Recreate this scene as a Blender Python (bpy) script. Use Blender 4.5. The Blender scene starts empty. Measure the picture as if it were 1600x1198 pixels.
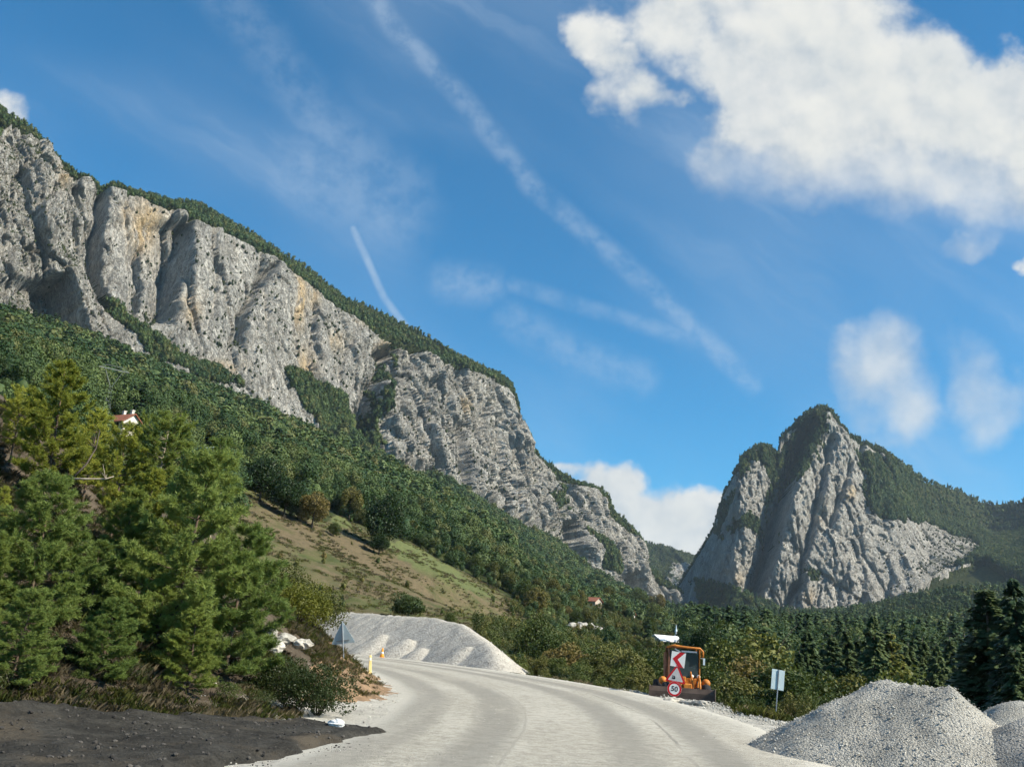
import bpy, bmesh, math, random
import numpy as np
from mathutils import Vector, Matrix

random.seed(7)
rng = np.random.default_rng(11)
scene = bpy.context.scene
COL = scene.collection

# ------------------------------------------------------------------ camera
W_PX, H_PX, F_PX = 1600.0, 1198.0, 1400.0
CAM = np.array([0.0, 0.0, 1.6])
PITCH, ROLL = math.radians(16.3), math.radians(4.0)
_fw = np.array([0, math.cos(PITCH), math.sin(PITCH)])
_up0 = np.array([0, -math.sin(PITCH), math.cos(PITCH)])
_rt0 = np.array([1.0, 0, 0])
_R = math.cos(ROLL) * _rt0 + math.sin(ROLL) * _up0
_U = -math.sin(ROLL) * _rt0 + math.cos(ROLL) * _up0
cam_data = bpy.data.cameras.new('camera')
cam_data.sensor_fit = 'HORIZONTAL'; cam_data.sensor_width = 36.0
cam_data.lens = F_PX / W_PX * 36.0
cam_data.clip_start = 0.1; cam_data.clip_end = 20000
cam = bpy.data.objects.new('camera', cam_data)
m = Matrix.Identity(4)
for i in range(3):
    m[i][0] = _R[i]; m[i][1] = _U[i]; m[i][2] = -_fw[i]; m[i][3] = CAM[i]
cam.matrix_world = m
COL.objects.link(cam); scene.camera = cam

# ------------------------------------------------------------------ light and exposure
SUN_EL, SUN_AZ = math.radians(38), math.radians(109)      # azimuth clockwise from +Y
sdir = Vector((math.cos(SUN_EL) * math.sin(SUN_AZ), math.cos(SUN_EL) * math.cos(SUN_AZ), math.sin(SUN_EL)))
sun_data = bpy.data.lights.new('sun', 'SUN')
sun_data.energy = 5.0; sun_data.angle = math.radians(0.53); sun_data.color = (1.0, 0.91, 0.75)
sun = bpy.data.objects.new('sun', sun_data)
sun.rotation_euler = sdir.to_track_quat('Z', 'Y').to_euler(); sun.location = (40, -30, 60)
COL.objects.link(sun)
scene.view_settings.view_transform = 'Standard'
scene.view_settings.look = 'None'
scene.view_settings.exposure = 0.75
scene.view_settings.gamma = 1.0
scene.view_settings.use_curve_mapping = False
SKY_STRENGTH = 0.092

# ------------------------------------------------------------------ node helpers
class S:
    """a float / vector socket with arithmetic"""
    def __init__(s, nt, sock): s.nt, s.k = nt, sock
    def _m(s, op, *o):
        n = s.nt.nodes.new('ShaderNodeMath'); n.operation = op
        for i, v in enumerate((s,) + o):
            if isinstance(v, S): s.nt.links.new(v.k, n.inputs[i])
            else: n.inputs[i].default_value = float(v)
        return S(s.nt, n.outputs[0])
    def __add__(a, b): return a._m('ADD', b)
    __radd__ = __add__
    def __sub__(a, b): return a._m('SUBTRACT', b)
    def __rsub__(a, b): return const(a.nt, b)._m('SUBTRACT', a)
    def __mul__(a, b): return a._m('MULTIPLY', b)
    __rmul__ = __mul__
    def __truediv__(a, b): return a._m('DIVIDE', b)
    def max(a, b): return a._m('MAXIMUM', b)
    def min(a, b): return a._m('MINIMUM', b)
    def abs(a): return a._m('ABSOLUTE')
    def sqrt(a): return a._m('SQRT')
    def pow(a, b): return a._m('POWER', b)
    def clamp(a): return a.max(0.0).min(1.0)
def const(nt, v):
    n = nt.nodes.new('ShaderNodeValue'); n.outputs[0].default_value = v; return S(nt, n.outputs[0])
def smooth(x, a, b):
    n = x.nt.nodes.new('ShaderNodeMapRange'); n.interpolation_type = 'SMOOTHSTEP'
    x.nt.links.new(x.k, n.inputs['Value'])
    for nm, v in (('From Min', a), ('From Max', b)):
        if isinstance(v, S): x.nt.links.new(v.k, n.inputs[nm])
        else: n.inputs[nm].default_value = v
    return S(x.nt, n.outputs['Result'])
def comb(nt, x, y, z=0.0):
    n = nt.nodes.new('ShaderNodeCombineXYZ')
    for i, v in enumerate((x, y, z)):
        if isinstance(v, S): nt.links.new(v.k, n.inputs[i])
        else: n.inputs[i].default_value = v
    return S(nt, n.outputs[0])
def sep(v):
    n = v.nt.nodes.new('ShaderNodeSeparateXYZ'); v.nt.links.new(v.k, n.inputs[0])
    return [S(v.nt, o) for o in n.outputs]
def noise(vec, scale, detail=4.0, rough=0.55, dist=0.0, ridged=False):
    n = vec.nt.nodes.new('ShaderNodeTexNoise'); vec.nt.links.new(vec.k, n.inputs['Vector'])
    n.inputs['Scale'].default_value = scale; n.inputs['Detail'].default_value = detail
    n.inputs['Roughness'].default_value = rough; n.inputs['Distortion'].default_value = dist
    return S(vec.nt, n.outputs[0])
def vmul(vec, xyz):
    n = vec.nt.nodes.new('ShaderNodeVectorMath'); n.operation = 'MULTIPLY'
    vec.nt.links.new(vec.k, n.inputs[0]); n.inputs[1].default_value = xyz
    return S(vec.nt, n.outputs[0])
def rgb(nt, c):
    n = nt.nodes.new('ShaderNodeRGB'); n.outputs[0].default_value = (*c[:3], 1); return S(nt, n.outputs[0])
def mix(fac, a, b, blend='MIX'):
    nt = fac.nt if isinstance(fac, S) else (a.nt if isinstance(a, S) else b.nt)
    n = nt.nodes.new('ShaderNodeMix'); n.data_type = 'RGBA'; n.blend_type = blend; n.clamp_result = False
    for i, v in ((0, fac), (6, a), (7, b)):
        if isinstance(v, S): nt.links.new(v.k, n.inputs[i])
        elif i == 0: n.inputs[i].default_value = v
        else: n.inputs[i].default_value = (*v[:3], 1)
    return S(nt, n.outputs[2])
def gray(x): return comb(x.nt, x, x, x)

# ------------------------------------------------------------------ world: Nishita sky, cirrus, contrails, cumulus
world = bpy.data.worlds.new('World'); scene.world = world; world.use_nodes = True
nt = world.node_tree
for n in list(nt.nodes): nt.nodes.remove(n)
wout = nt.nodes.new('ShaderNodeOutputWorld'); bg = nt.nodes.new('ShaderNodeBackground')
nt.links.new(bg.outputs[0], wout.inputs[0]); bg.inputs[1].default_value = SKY_STRENGTH
sky = nt.nodes.new('ShaderNodeTexSky'); sky.sky_type = 'NISHITA'; sky.sun_disc = False
sky.sun_elevation = SUN_EL; sky.sun_rotation = SUN_AZ
sky.altitude = 600; sky.air_density = 1.0; sky.dust_density = 0.2; sky.ozone_density = 6.0
tc = nt.nodes.new('ShaderNodeTexCoord')
dvec = S(nt, tc.outputs['Generated'])
def vdot(v, c):
    n = v.nt.nodes.new('ShaderNodeVectorMath'); n.operation = 'DOT_PRODUCT'
    v.nt.links.new(v.k, n.inputs[0]); n.inputs[1].default_value = c
    return S(v.nt, n.outputs['Value'])
# fixed compass frame on the sky dome, in which the clouds are laid out (units of 1/14 rad-ish)
az0 = vdot(dvec, tuple(_fw)); front = smooth(az0, 0.15, 0.3)
az0 = az0.max(0.15)
cu = vdot(dvec, tuple(_R)) / az0 * (F_PX / 100); cv = vdot(dvec, tuple(_U)) / az0 * (F_PX / 100)
def cxy(px, py): return ((px - 800) / 100, (599 - py) / 100)
CUMULUS = [  # x, y, half width, half height, rotation, weight
    (935, 55, 48, 52, 0, 1.0), (965, 110, 48, 48, 0, 1.0), (1005, 155, 36, 42, 0.5, .95), (940, 160, 42, 24, 0, .55),
    (1060, 30, 75, 60, 0, 1.05), (1150, 60, 110, 80, 0, .95), (1190, 175, 70, 75, 0, .42), (1260, 40, 130, 90, 0, 1.1), (1330, 130, 170, 125, 0, 1.25),
    (1320, 225, 170, 80, -.2, 1.15), (1440, 110, 70, 68, 0, 1.1), (1480, 190, 150, 110, 0, 1.25), (1590, 220, 100, 95, 0, 1.2),
    (1500, 275, 190, 55, -.22, 1.1), (1640, 290, 150, 60, 0, 1.1), (1745, 200, 150, 130, 0, 1.1), (1560, 135, 45, 26, -.4, .6), (1110, -90, 300, 80, 0, 1.1),
    (1105, 245, 38, 42, 0, .5), (1376, 562, 66, 60, 0, .95), (1415, 628, 52, 42, 0, .85), (1530, 605, 30, 46, .3, .36),
    (1560, 655, 36, 36, 0, .42), (1602, 405, 16, 14, 0, .7), (1525, 380, 30, 14, .4, .36),
    (950, 765, 52, 42, 0, 1.1), (985, 750, 30, 30, 0, 1.0), (1010, 810, 75, 45, 0, 1.1), (1085, 820, 85, 48, 0, 1.05), (1110, 870, 130, 45, 0, .9),
    (880, 735, 22, 12, 0, .45), (5, 165, 34, 26, .8, .6),
    (-420, 250, 190, 90, 0, 1.0), (2250, 420, 260, 110, 0, 1.1), (300, -520, 260, 110, 0, 1.0),
]
def madd(x, m_, c): return x._m('MULTIPLY_ADD', m_, c)
pc = comb(nt, cu, cv, 0.0)
wn = noise(pc, 0.8, 4, 0.55); wn2 = noise(comb(nt, cu, cv, 7.3), 0.8, 4, 0.55)
u2 = madd(wn, 1.5, cu - 0.75); v2 = madd(wn2, 1.2, cv - 0.6)
acc = None
for (px, py, rx, ry, rot, w) in CUMULUS:
    x0, y0 = cxy(px, py); a, b = rx / 84, ry / 84
    if rot:
        c, s_ = math.cos(rot), math.sin(rot)
        du = madd(u2, c / a, madd(v2, s_ / a, -(x0 * c + y0 * s_) / a)); dv = madd(v2, c / b, madd(u2, -s_ / b, -(y0 * c - x0 * s_) / b))
    else: du, dv = madd(u2, 1 / a, -x0 / a), madd(v2, 1 / b, -y0 / b)
    e = madd(madd(dv, dv, du * du), -w, w)
    acc = e if acc is None else acc._m('SMOOTH_MAX', e, 0.6)
n1 = noise(pc, 1.0, 8, 0.57); n1b = noise(comb(nt, cu + 0.16, cv + 0.26, 0.0), 1.0, 3, 0.53)
ev = acc.max(-1.5) * 0.92
d0 = madd(n1, 2.1, ev - 1.05)
sx1 = madd(cu, 1 / 3.6, -5.4 / 3.6); sy1 = madd(cv, 1 / 1.3, -2.7 / 1.3)
blur = (1.0 - madd(sx1, sx1, sy1 * sy1)).max(0.0)
sx2 = madd(cu, 1 / 2.6, -6.6 / 2.6); sy2 = madd(cv, 1 / 1.5, 0.1 / 1.5)
blur = blur.max((1.0 - madd(sx2, sx2, sy2 * sy2)).max(0.0)).min(0.6) * 1.7
soft = noise(comb(nt, cu, cv, 3.1), 0.35, 1)
d0s = madd(n1, 2.1 - blur * 1.1, ev - 1.05 + blur * 0.55)
a_c = smooth(d0s, -0.14 - blur * 0.4, 0.42 + (soft - 0.35).max(0.0) * 2.2 + blur * 0.8) * front
lit = smooth((n1 - n1b) * 2.1, -0.75, 0.55)  # painted cloud lighting: brighter where the noise thins towards upper right
c_col = mix(lit, (0.56, 0.63, 0.70), (0.97, 0.965, 0.92))
c_col = mix(smooth(noise(comb(nt, cu, cv, 5.5), 0.5, 3, 0.5), 0.47, 0.68) * 0.38, c_col, (0.60, 0.67, 0.73))  # grey cloud shade painted in as soft patches
c_col = mix(smooth(d0, 0.6, 1.3) * 0.5, c_col, (0.92, 0.925, 0.87))
def cseg(pts, width, strength, sc=1.5):
    out = None
    for (x0, y0), (x1, y1) in zip(pts[:-1], pts[1:]):
        ax, ay = cxy(x0, y0); bx, by = cxy(x1, y1)
        dx, dy = bx - ax, by - ay; L2 = dx * dx + dy * dy
        t = (((cu - ax) * dx + (cv - ay) * dy) * (1 / L2)).clamp()
        ex, ey = cu - ax - t * dx, cv - ay - t * dy
        d = (ex * ex + ey * ey).sqrt()
        e = (1.0 - d * (1 / (width / 100))).max(0.0)
        out = e if out is None else out.max(e)
    return smooth(out, 0.0, 0.9) * strength
# cirrus streaks run down to the right
ang = math.radians(-33)
su = cu * math.cos(ang) + cv * math.sin(ang); sv = cv * math.cos(ang) - cu * math.sin(ang)
streak = noise(comb(nt, su * 0.22, sv * 1.3 + wn, 1.0), 1.0, 4, 0.58)
wash = noise(comb(nt, su * 0.3, sv * 0.55, 9.0), 0.55, 2, 0.5)
cir = smooth(streak, 0.42, 0.85) * smooth(wash, 0.38, 0.75) * 0.36
cir = cir + smooth(wash, 0.36, 0.85) * 0.20
brk = noise(pc, 2.6, 4, 0.62)
brk2 = smooth(brk, 0.30, 0.66)
con = cseg([(560, -40), (620, 50), (720, 150), (830, 290), (960, 400), (1060, 490), (1175, 600)], 26, 0.34) * (0.08 + brk2 * 0.72)
con = con.max(cseg([(552, 358), (580, 420), (600, 465), (632, 508)], 9, 0.45) * (0.5 + brk2 * 0.5))
con = con.max(cseg([(330, -30), (430, 90), (500, 190), (640, 290)], 60, 0.13) * (0.2 + brk2))
con = con.max(cseg([(700, 440), (760, 447)], 46, 0.24) * (0.3 + brk2))
con = con.max(cseg([(800, 500), (900, 555), (1000, 590)], 45, 0.18) * (0.3 + brk2))
con = con.max(cseg([(800, 445), (950, 490), (1080, 530)], 20, 0.16) * (0.3 + brk2))
con = con.max(cseg([(480, 270), (620, 330)], 90, 0.16) * (0.3 + brk2))
a_ci = (cir + con * front).clamp()
base_sky = mix(1.0, S(nt, sky.outputs[0]), (0.29, 0.97, 1.08), 'MULTIPLY')
K = 0.545 / SKY_STRENGTH
skyc = mix(a_ci, base_sky, (0.60 * K, 0.74 * K, 0.90 * K))
cm = nt.nodes.new('ShaderNodeVectorMath'); cm.operation = 'SCALE'
nt.links.new(c_col.k, cm.inputs[0]); cm.inputs['Scale'].default_value = K
skyc = mix(a_c, skyc, S(nt, cm.outputs[0]))
nt.links.new(skyc.k, bg.inputs[0])
scene.cycles.max_bounces = 5; scene.cycles.diffuse_bounces = 2; scene.cycles.glossy_bounces = 2; scene.cycles.transmission_bounces = 3; scene.cycles.transparent_max_bounces = 4
scene.cycles.use_adaptive_sampling = True; scene.cycles.adaptive_threshold = 0.03
world.cycles.sampling_method = 'MANUAL'; world.cycles.sample_map_resolution = 512

# ------------------------------------------------------------------ projection helpers (place -> metres)
def ray(px, py):
    px = np.asarray(px, float); py = np.asarray(py, float)
    a = (px - W_PX / 2) / F_PX; b = (H_PX / 2 - py) / F_PX
    return a[..., None] * _R + b[..., None] * _U + _fw
def at(px, py, D):
    """the world point seen at photo pixel (px, py) whose horizontal range is D metres"""
    d = ray(px, py); h = np.hypot(d[..., 0], d[..., 1])
    return CAM + d * (np.asarray(D, float) / h)[..., None]
def project(P):
    v = np.asarray(P, float) - CAM
    z = v @ _fw; z = np.where(np.abs(z) < 1e-6, 1e-6, z)
    px = v @ _R / z * F_PX + W_PX / 2; py = H_PX / 2 - v @ _U / z * F_PX
    return np.where(z > 0, px, -1e5), np.where(z > 0, py, -1e5)
def in_poly(px, py, poly):
    inside = np.zeros(np.shape(px), bool)
    n = len(poly)
    for i in range(n):
        x0, y0 = poly[i]; x1, y1 = poly[(i + 1) % n]
        c = (y0 > py) != (y1 > py)
        xi = (x1 - x0) * (py - y0) / ((y1 - y0) if y1 != y0 else 1e-9) + x0
        inside ^= c & (px < xi)
    return inside

# ------------------------------------------------------------------ numpy gradient noise
_perm = np.random.default_rng(5).permutation(256); _perm = np.concatenate([_perm, _perm, _perm])
_g3 = np.random.default_rng(6).normal(size=(256, 3)); _g3 /= np.linalg.norm(_g3, axis=1, keepdims=True)
def perlin(x, y, z=0.0):
    x, y, z = np.broadcast_arrays(np.asarray(x, float), np.asarray(y, float), np.asarray(z, float))
    xi, yi, zi = np.floor(x).astype(int), np.floor(y).astype(int), np.floor(z).astype(int)
    xf, yf, zf = x - xi, y - yi, z - zi
    f = lambda t: t * t * t * (t * (t * 6 - 15) + 10)
    u, v, w = f(xf), f(yf), f(zf)
    xi, yi, zi = xi & 255, yi & 255, zi & 255
    r = 0
    for dx in (0, 1):
        for dy in (0, 1):
            for dz in (0, 1):
                g = _g3[_perm[_perm[_perm[(xi + dx) & 255] + ((yi + dy) & 255)] + ((zi + dz) & 255)]]
                d = g[..., 0] * (xf - dx) + g[..., 1] * (yf - dy) + g[..., 2] * (zf - dz)
                r = r + d * (u if dx else 1 - u) * (v if dy else 1 - v) * (w if dz else 1 - w)
    return r * 1.6
def fbm(x, y, z=0.0, o=4, g=0.5):
    s, a, f = 0, 1.0, 1.0
    for i in range(o):
        s = s + a * perlin(x * f + 17.3 * i, y * f + 5.1 * i, z * f + 2.7 * i); a *= g; f *= 2.03
    return s
def ridged(x, y, z=0.0, o=4, g=0.5):
    s, a, f = 0, 1.0, 1.0
    for i in range(o):
        n = 1 - np.abs(perlin(x * f + 9.3 * i, y * f + 3.1 * i, z * f + 1.7 * i)) * 1.6
        s = s + a * n; a *= g; f *= 2.1
    return s
def worley(x, y, seed):
    """per-cell random plane: sharp-edged tilted facets"""
    xi, yi = np.floor(x), np.floor(y); best = np.full(x.shape, 1e9); val = np.zeros(x.shape); sec = np.full(x.shape, 1e9)
    h = lambda a, b, k: np.modf(np.abs(np.sin(a * 127.1 + b * 311.7 + k * 74.7 + seed * 13.37) * 43758.5453))[0]
    for dx in (-1, 0, 1):
        for dy in (-1, 0, 1):
            cx, cy = xi + dx, yi + dy
            ox, oy = x - cx - h(cx, cy, 1), y - cy - h(cx, cy, 2)
            d = ox * ox + oy * oy
            v = (h(cx, cy, 3) - .5) + 1.3 * (h(cx, cy, 4) - .5) * ox + 1.0 * (h(cx, cy, 5) - .5) * oy
            nb = d < best; sec = np.where(nb, best, np.minimum(sec, d)); val = np.where(nb, v, val); best = np.where(nb, d, best)
    return val, np.sqrt(sec) - np.sqrt(best)
def sstep(x, a, b):
    t = np.clip((x - a) / (b - a), 0, 1); return t * t * (3 - 2 * t)

# ------------------------------------------------------------------ mesh helpers
def mesh_np(name, chunks, mat=None, smooth_=False):
    """chunks: list of (V (n,3), F (m,k))"""
    me = bpy.data.meshes.new(name)
    V = np.concatenate([c[0] for c in chunks]); off = 0; loops = []; tot = []
    for v, f in chunks:
        f = np.asarray(f, np.int64) + off; off += len(v)
        loops.append(f.ravel()); tot.append(np.full(len(f), f.shape[1] if f.ndim == 2 else 0, np.int32))
    loops = np.concatenate(loops).astype(np.int32); tot = np.concatenate(tot)
    me.vertices.add(len(V)); me.vertices.foreach_set('co', V.astype(np.float32).ravel())
    me.loops.add(len(loops)); me.loops.foreach_set('vertex_index', loops)
    me.polygons.add(len(tot))
    st = np.zeros(len(tot), np.int32); st[1:] = np.cumsum(tot)[:-1]
    me.polygons.foreach_set('loop_start', st)
    me.update(calc_edges=True)
    if smooth_: me.polygons.foreach_set('use_smooth', np.ones(len(tot), bool))
    if mat: me.materials.append(mat)
    return me
def fattr(me, name, arr):
    a = me.attributes.new(name, 'FLOAT', 'POINT'); a.data.foreach_set('value', np.asarray(arr, np.float32).ravel())
def link(name, data, parent=None, loc=None, **props):
    o = bpy.data.objects.new(name, data); COL.objects.link(o)
    if parent: o.parent = parent
    if loc is not None: o.location = loc
    for k, v in props.items(): o[k] = v
    return o
def thing(name, label, cat, loc=(0, 0, 0), rotz=0.0, group=None, scale=None):
    o = link(name, None, None, tuple(loc)); o.rotation_euler = (0, 0, rotz)
    o.empty_display_size = 0.2
    o['label'] = label; o['category'] = cat
    if group: o['group'] = group
    if scale is not None: o.scale = scale if isinstance(scale, (tuple, list)) else (scale,) * 3
    return o
def grid_faces(nu, nv, closed_u=False):
    i = np.arange(nu - (0 if closed_u else 1)); j = np.arange(nv - 1)
    I, J = np.meshgrid(i, j, indexing='ij'); I2 = (I + 1) % nu
    return np.stack([I * nv + J, I2 * nv + J, I2 * nv + J + 1, I * nv + J + 1], -1).reshape(-1, 4)
class MB:
    def __init__(s): s.v, s.f = [], []
    def add(s, V, F):
        o = len(s.v); s.v += [tuple(map(float, p)) for p in V]; s.f += [tuple(i + o for i in f) for f in F]; return s
    def box(s, c, size, rot=None, taper=1.0):
        hx, hy, hz = size[0] / 2, size[1] / 2, size[2] / 2
        P = [(-hx, -hy, -hz), (hx, -hy, -hz), (hx, hy, -hz), (-hx, hy, -hz), (-hx * taper, -hy * taper, hz), (hx * taper, -hy * taper, hz), (hx * taper, hy * taper, hz), (-hx * taper, hy * taper, hz)]
        M = rot if rot is not None else Matrix.Identity(3)
        P = [M @ Vector(p) + Vector(c) for p in P]
        return s.add(P, [(0, 3, 2, 1), (4, 5, 6, 7), (0, 1, 5, 4), (1, 2, 6, 5), (2, 3, 7, 6), (3, 0, 4, 7)])
    def bar(s, p0, p1, r0, r1=None, n=8):
        r1 = r0 if r1 is None else r1
        p0, p1 = Vector(p0), Vector(p1); d = (p1 - p0).normalized()
        a = d.orthogonal().normalized(); b = d.cross(a); P = []
        for p, r in ((p0, r0), (p1, r1)):
            for k in range(n):
                t = 2 * math.pi * k / n; P.append(p + a * (r * math.cos(t)) + b * (r * math.sin(t)))
        F = [(k, (k + 1) % n, n + (k + 1) % n, n + k) for k in range(n)] + [tuple(range(n))[::-1], tuple(range(n, 2 * n))]
        return s.add(P, F)
    def tube(s, pts, radii, n=7):
        pts = [Vector(p) for p in pts]; P = []
        if not hasattr(radii, '__len__'): radii = [radii] * len(pts)
        a = None
        for i, p in enumerate(pts):
            d = (pts[min(i + 1, len(pts) - 1)] - pts[max(i - 1, 0)]).normalized()
            if a is None: a = d.orthogonal().normalized()
            a = (a - d * a.dot(d)).normalized(); b = d.cross(a)
            for k in range(n):
                t = 2 * math.pi * k / n; P.append(p + a * (radii[i] * math.cos(t)) + b * (radii[i] * math.sin(t)))
        F = []
        for i in range(len(pts) - 1):
            for k in range(n): F.append((i * n + k, i * n + (k + 1) % n, (i + 1) * n + (k + 1) % n, (i + 1) * n + k))
        F += [tuple(range(n))[::-1], tuple(range((len(pts) - 1) * n, len(pts) * n))]
        return s.add(P, F)
    def lathe(s, prof, axis=(0, 0, 1), c=(0, 0, 0), n=24):
        M = Vector((0, 0, 1)).rotation_difference(Vector(axis)).to_matrix(); P = []
        for r, z in prof:
            for k in range(n):
                t = 2 * math.pi * k / n; P.append(M @ Vector((r * math.cos(t), r * math.sin(t), z)) + Vector(c))
        F = []
        for i in range(len(prof) - 1):
            for k in range(n): F.append((i * n + k, i * n + (k + 1) % n, (i + 1) * n + (k + 1) % n, (i + 1) * n + k))
        F += [tuple(range(n))[::-1], tuple(range((len(prof) - 1) * n, len(prof) * n))]
        return s.add(P, F)
    def prism(s, poly, y0, y1):
        """polygon in x,z extruded along y from y0 (front) to y1"""
        n = len(poly); P = [(x, y0, z) for x, z in poly] + [(x, y1, z) for x, z in poly]
        F = [tuple(range(n)), tuple(range(n, 2 * n))[::-1]] + [((k + 1) % n, k, n + k, n + (k + 1) % n) for k in range(n)]
        return s.add(P, F)
    def build(s, name, mat, parent=None, smooth_=False, bevel=0.0, **props):
        me = bpy.data.meshes.new(name); me.from_pydata(s.v, [], s.f); me.materials.append(mat)
        bm = bmesh.new(); bm.from_mesh(me); bmesh.ops.recalc_face_normals(bm, faces=bm.faces)
        if bevel:
            bmesh.ops.bevel(bm, geom=list(bm.edges), offset=bevel, segments=1, affect='EDGES', clamp_overlap=True)
        bm.to_mesh(me); bm.free()
        if smooth_: me.polygons.foreach_set('use_smooth', np.ones(len(me.polygons), bool))
        return link(name, me, parent, **props)

# ------------------------------------------------------------------ materials
def newmat(name):
    mt = bpy.data.materials.new(name); mt.use_nodes = True
    t = mt.node_tree; b = t.nodes['Principled BSDF']
    return mt, t, b
def pos(t): 
    n = t.nodes.new('ShaderNodeNewGeometry'); return S(t, n.outputs['Position'])
def objco(t):
    n = t.nodes.new('ShaderNodeTexCoord'); return S(t, n.outputs['Object'])
def attr(t, name):
    n = t.nodes.new('ShaderNodeAttribute'); n.attribute_name = name; return S(t, n.outputs['Fac'])
def orand(t):
    n = t.nodes.new('ShaderNodeObjectInfo'); return S(t, n.outputs['Random'])
def bump(t, b, h, dist, strength=1.0):
    n = t.nodes.new('ShaderNodeBump'); n.inputs['Distance'].default_value = dist; n.inputs['Strength'].default_value = strength
    t.links.new(h.k, n.inputs['Height']); t.links.new(n.outputs[0], b.inputs['Normal'])
def simple(name, col, rough=0.7, metal=0.0, var=0.18, scale=3.0, bmp=0.0, spec=0.3):
    mt, t, b = newmat(name); p = objco(t)
    n = noise(p, scale, 5, 0.6)
    c = mix(smooth(n, 0.25, 0.75), tuple(x * (1 - var) for x in col), tuple(min(1, x * (1 + var)) for x in col))
    t.links.new(c.k, b.inputs['Base Color']); b.inputs['Roughness'].default_value = rough
    b.inputs['Metallic'].default_value = metal; b.inputs['Specular IOR Level'].default_value = spec
    if bmp: bump(t, b, noise(p, scale * 6, 4), bmp)
    return mt
def leafmat(name, c0, c1, c2=None, rough=0.6, trans=0.25, scale=1.2):
    mt, t, b = newmat(name); p = objco(t)
    r = orand(t); n = noise(p, scale, 3, 0.6); nf = noise(p, scale * 9, 2)
    oi = t.nodes.new('ShaderNodeObjectInfo'); lo = noise(S(t, oi.outputs['Location']), 0.013, 3, 0.6)
    f = (n * 0.55 + r * 0.6 + nf * 0.35 + (lo - 0.5) * 1.3 - 0.35).clamp()
    c = mix(smooth(f, 0.1, 0.75), c0, c1)
    if c2: c = mix(smooth(r, 0.72, 0.95) * 0.8, c, c2)
    t.links.new(c.k, b.inputs['Base Color']); b.inputs['Roughness'].default_value = rough
    b.inputs['Specular IOR Level'].default_value = 0.2
    tr = t.nodes.new('ShaderNodeBsdfTranslucent'); ms = t.nodes.new('ShaderNodeMixShader'); ms.inputs[0].default_value = trans
    c3 = mix(0.35, c, (0.15, 0.20, 0.02)); t.links.new(c3.k, tr.inputs['Color'])
    t.links.new(b.outputs[0], ms.inputs[1]); t.links.new(tr.outputs[0], ms.inputs[2])
    t.links.new(ms.outputs[0], t.nodes['Material Output'].inputs[0])
    return mt

M_bark = simple('pine_bark', (0.13, 0.095, 0.07), 0.9, var=0.4, scale=9, bmp=0.01)
M_barkd = simple('dark_bark', (0.08, 0.065, 0.05), 0.9, var=0.4, scale=6)
M_barkp = simple('pale_bark', (0.34, 0.29, 0.22), 0.9, var=0.3, scale=6)
M_pine = leafmat('pine_needles', (0.18, 0.235, 0.055), (0.36, 0.41, 0.09), None, 0.5, 0.38, 1.6)
M_pined = leafmat('pine_needles_deep', (0.16, 0.225, 0.06), (0.34, 0.41, 0.11), None, 0.5, 0.38, 1.6)
M_piney = leafmat('pine_needles_yellowish', (0.24, 0.27, 0.045), (0.42, 0.44, 0.08), None, 0.5, 0.38, 1.6)
M_shrub = leafmat('shrub_leaves', (0.030, 0.045, 0.014), (0.085, 0.10, 0.03), None, 0.45, 0.22, 3.0)
M_shruby = leafmat('yellow_shrub_leaves', (0.10, 0.11, 0.015), (0.22, 0.21, 0.035), None, 0.5, 0.3, 2.5)
M_broad = leafmat('broad_leaves', (0.048, 0.072, 0.018), (0.12, 0.145, 0.036), (0.15, 0.125, 0.035), 0.55, 0.2, 0.5)
M_olive = leafmat('olive_leaves', (0.080, 0.088, 0.022), (0.15, 0.145, 0.04), (0.17, 0.125, 0.042), 0.55, 0.2, 0.5)
M_darkl = leafmat('deep_green_leaves', (0.020, 0.042, 0.013), (0.058, 0.088, 0.026), None, 0.5, 0.15, 0.6)
M_fir = leafmat('fir_needles', (0.034, 0.062, 0.026), (0.095, 0.128, 0.048), None, 0.55, 0.1, 0.5)
M_firy = leafmat('light_fir_needles', (0.09, 0.105, 0.024), (0.19, 0.195, 0.05), None, 0.55, 0.2, 0.5)
M_for = leafmat('forest_leaves', (0.036, 0.072, 0.027), (0.115, 0.158, 0.050), (0.12, 0.118, 0.042), 0.6, 0.2, 0.25)
M_forc = leafmat('forest_needles', (0.028, 0.058, 0.024), (0.072, 0.11, 0.042), None, 0.6, 0.1, 0.25)
M_cshrub = leafmat('cliff_shrub_leaves', (0.022, 0.036, 0.013), (0.055, 0.070, 0.024), None, 0.6, 0.1, 0.3)
M_dry = leafmat('dry_grass_blades', (0.15, 0.125, 0.08), (0.30, 0.25, 0.165), None, 0.7, 0.25, 1.5)
M_grass = leafmat('grass_blades', (0.06, 0.08, 0.02), (0.16, 0.16, 0.045), None, 0.7, 0.25, 1.2)

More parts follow.
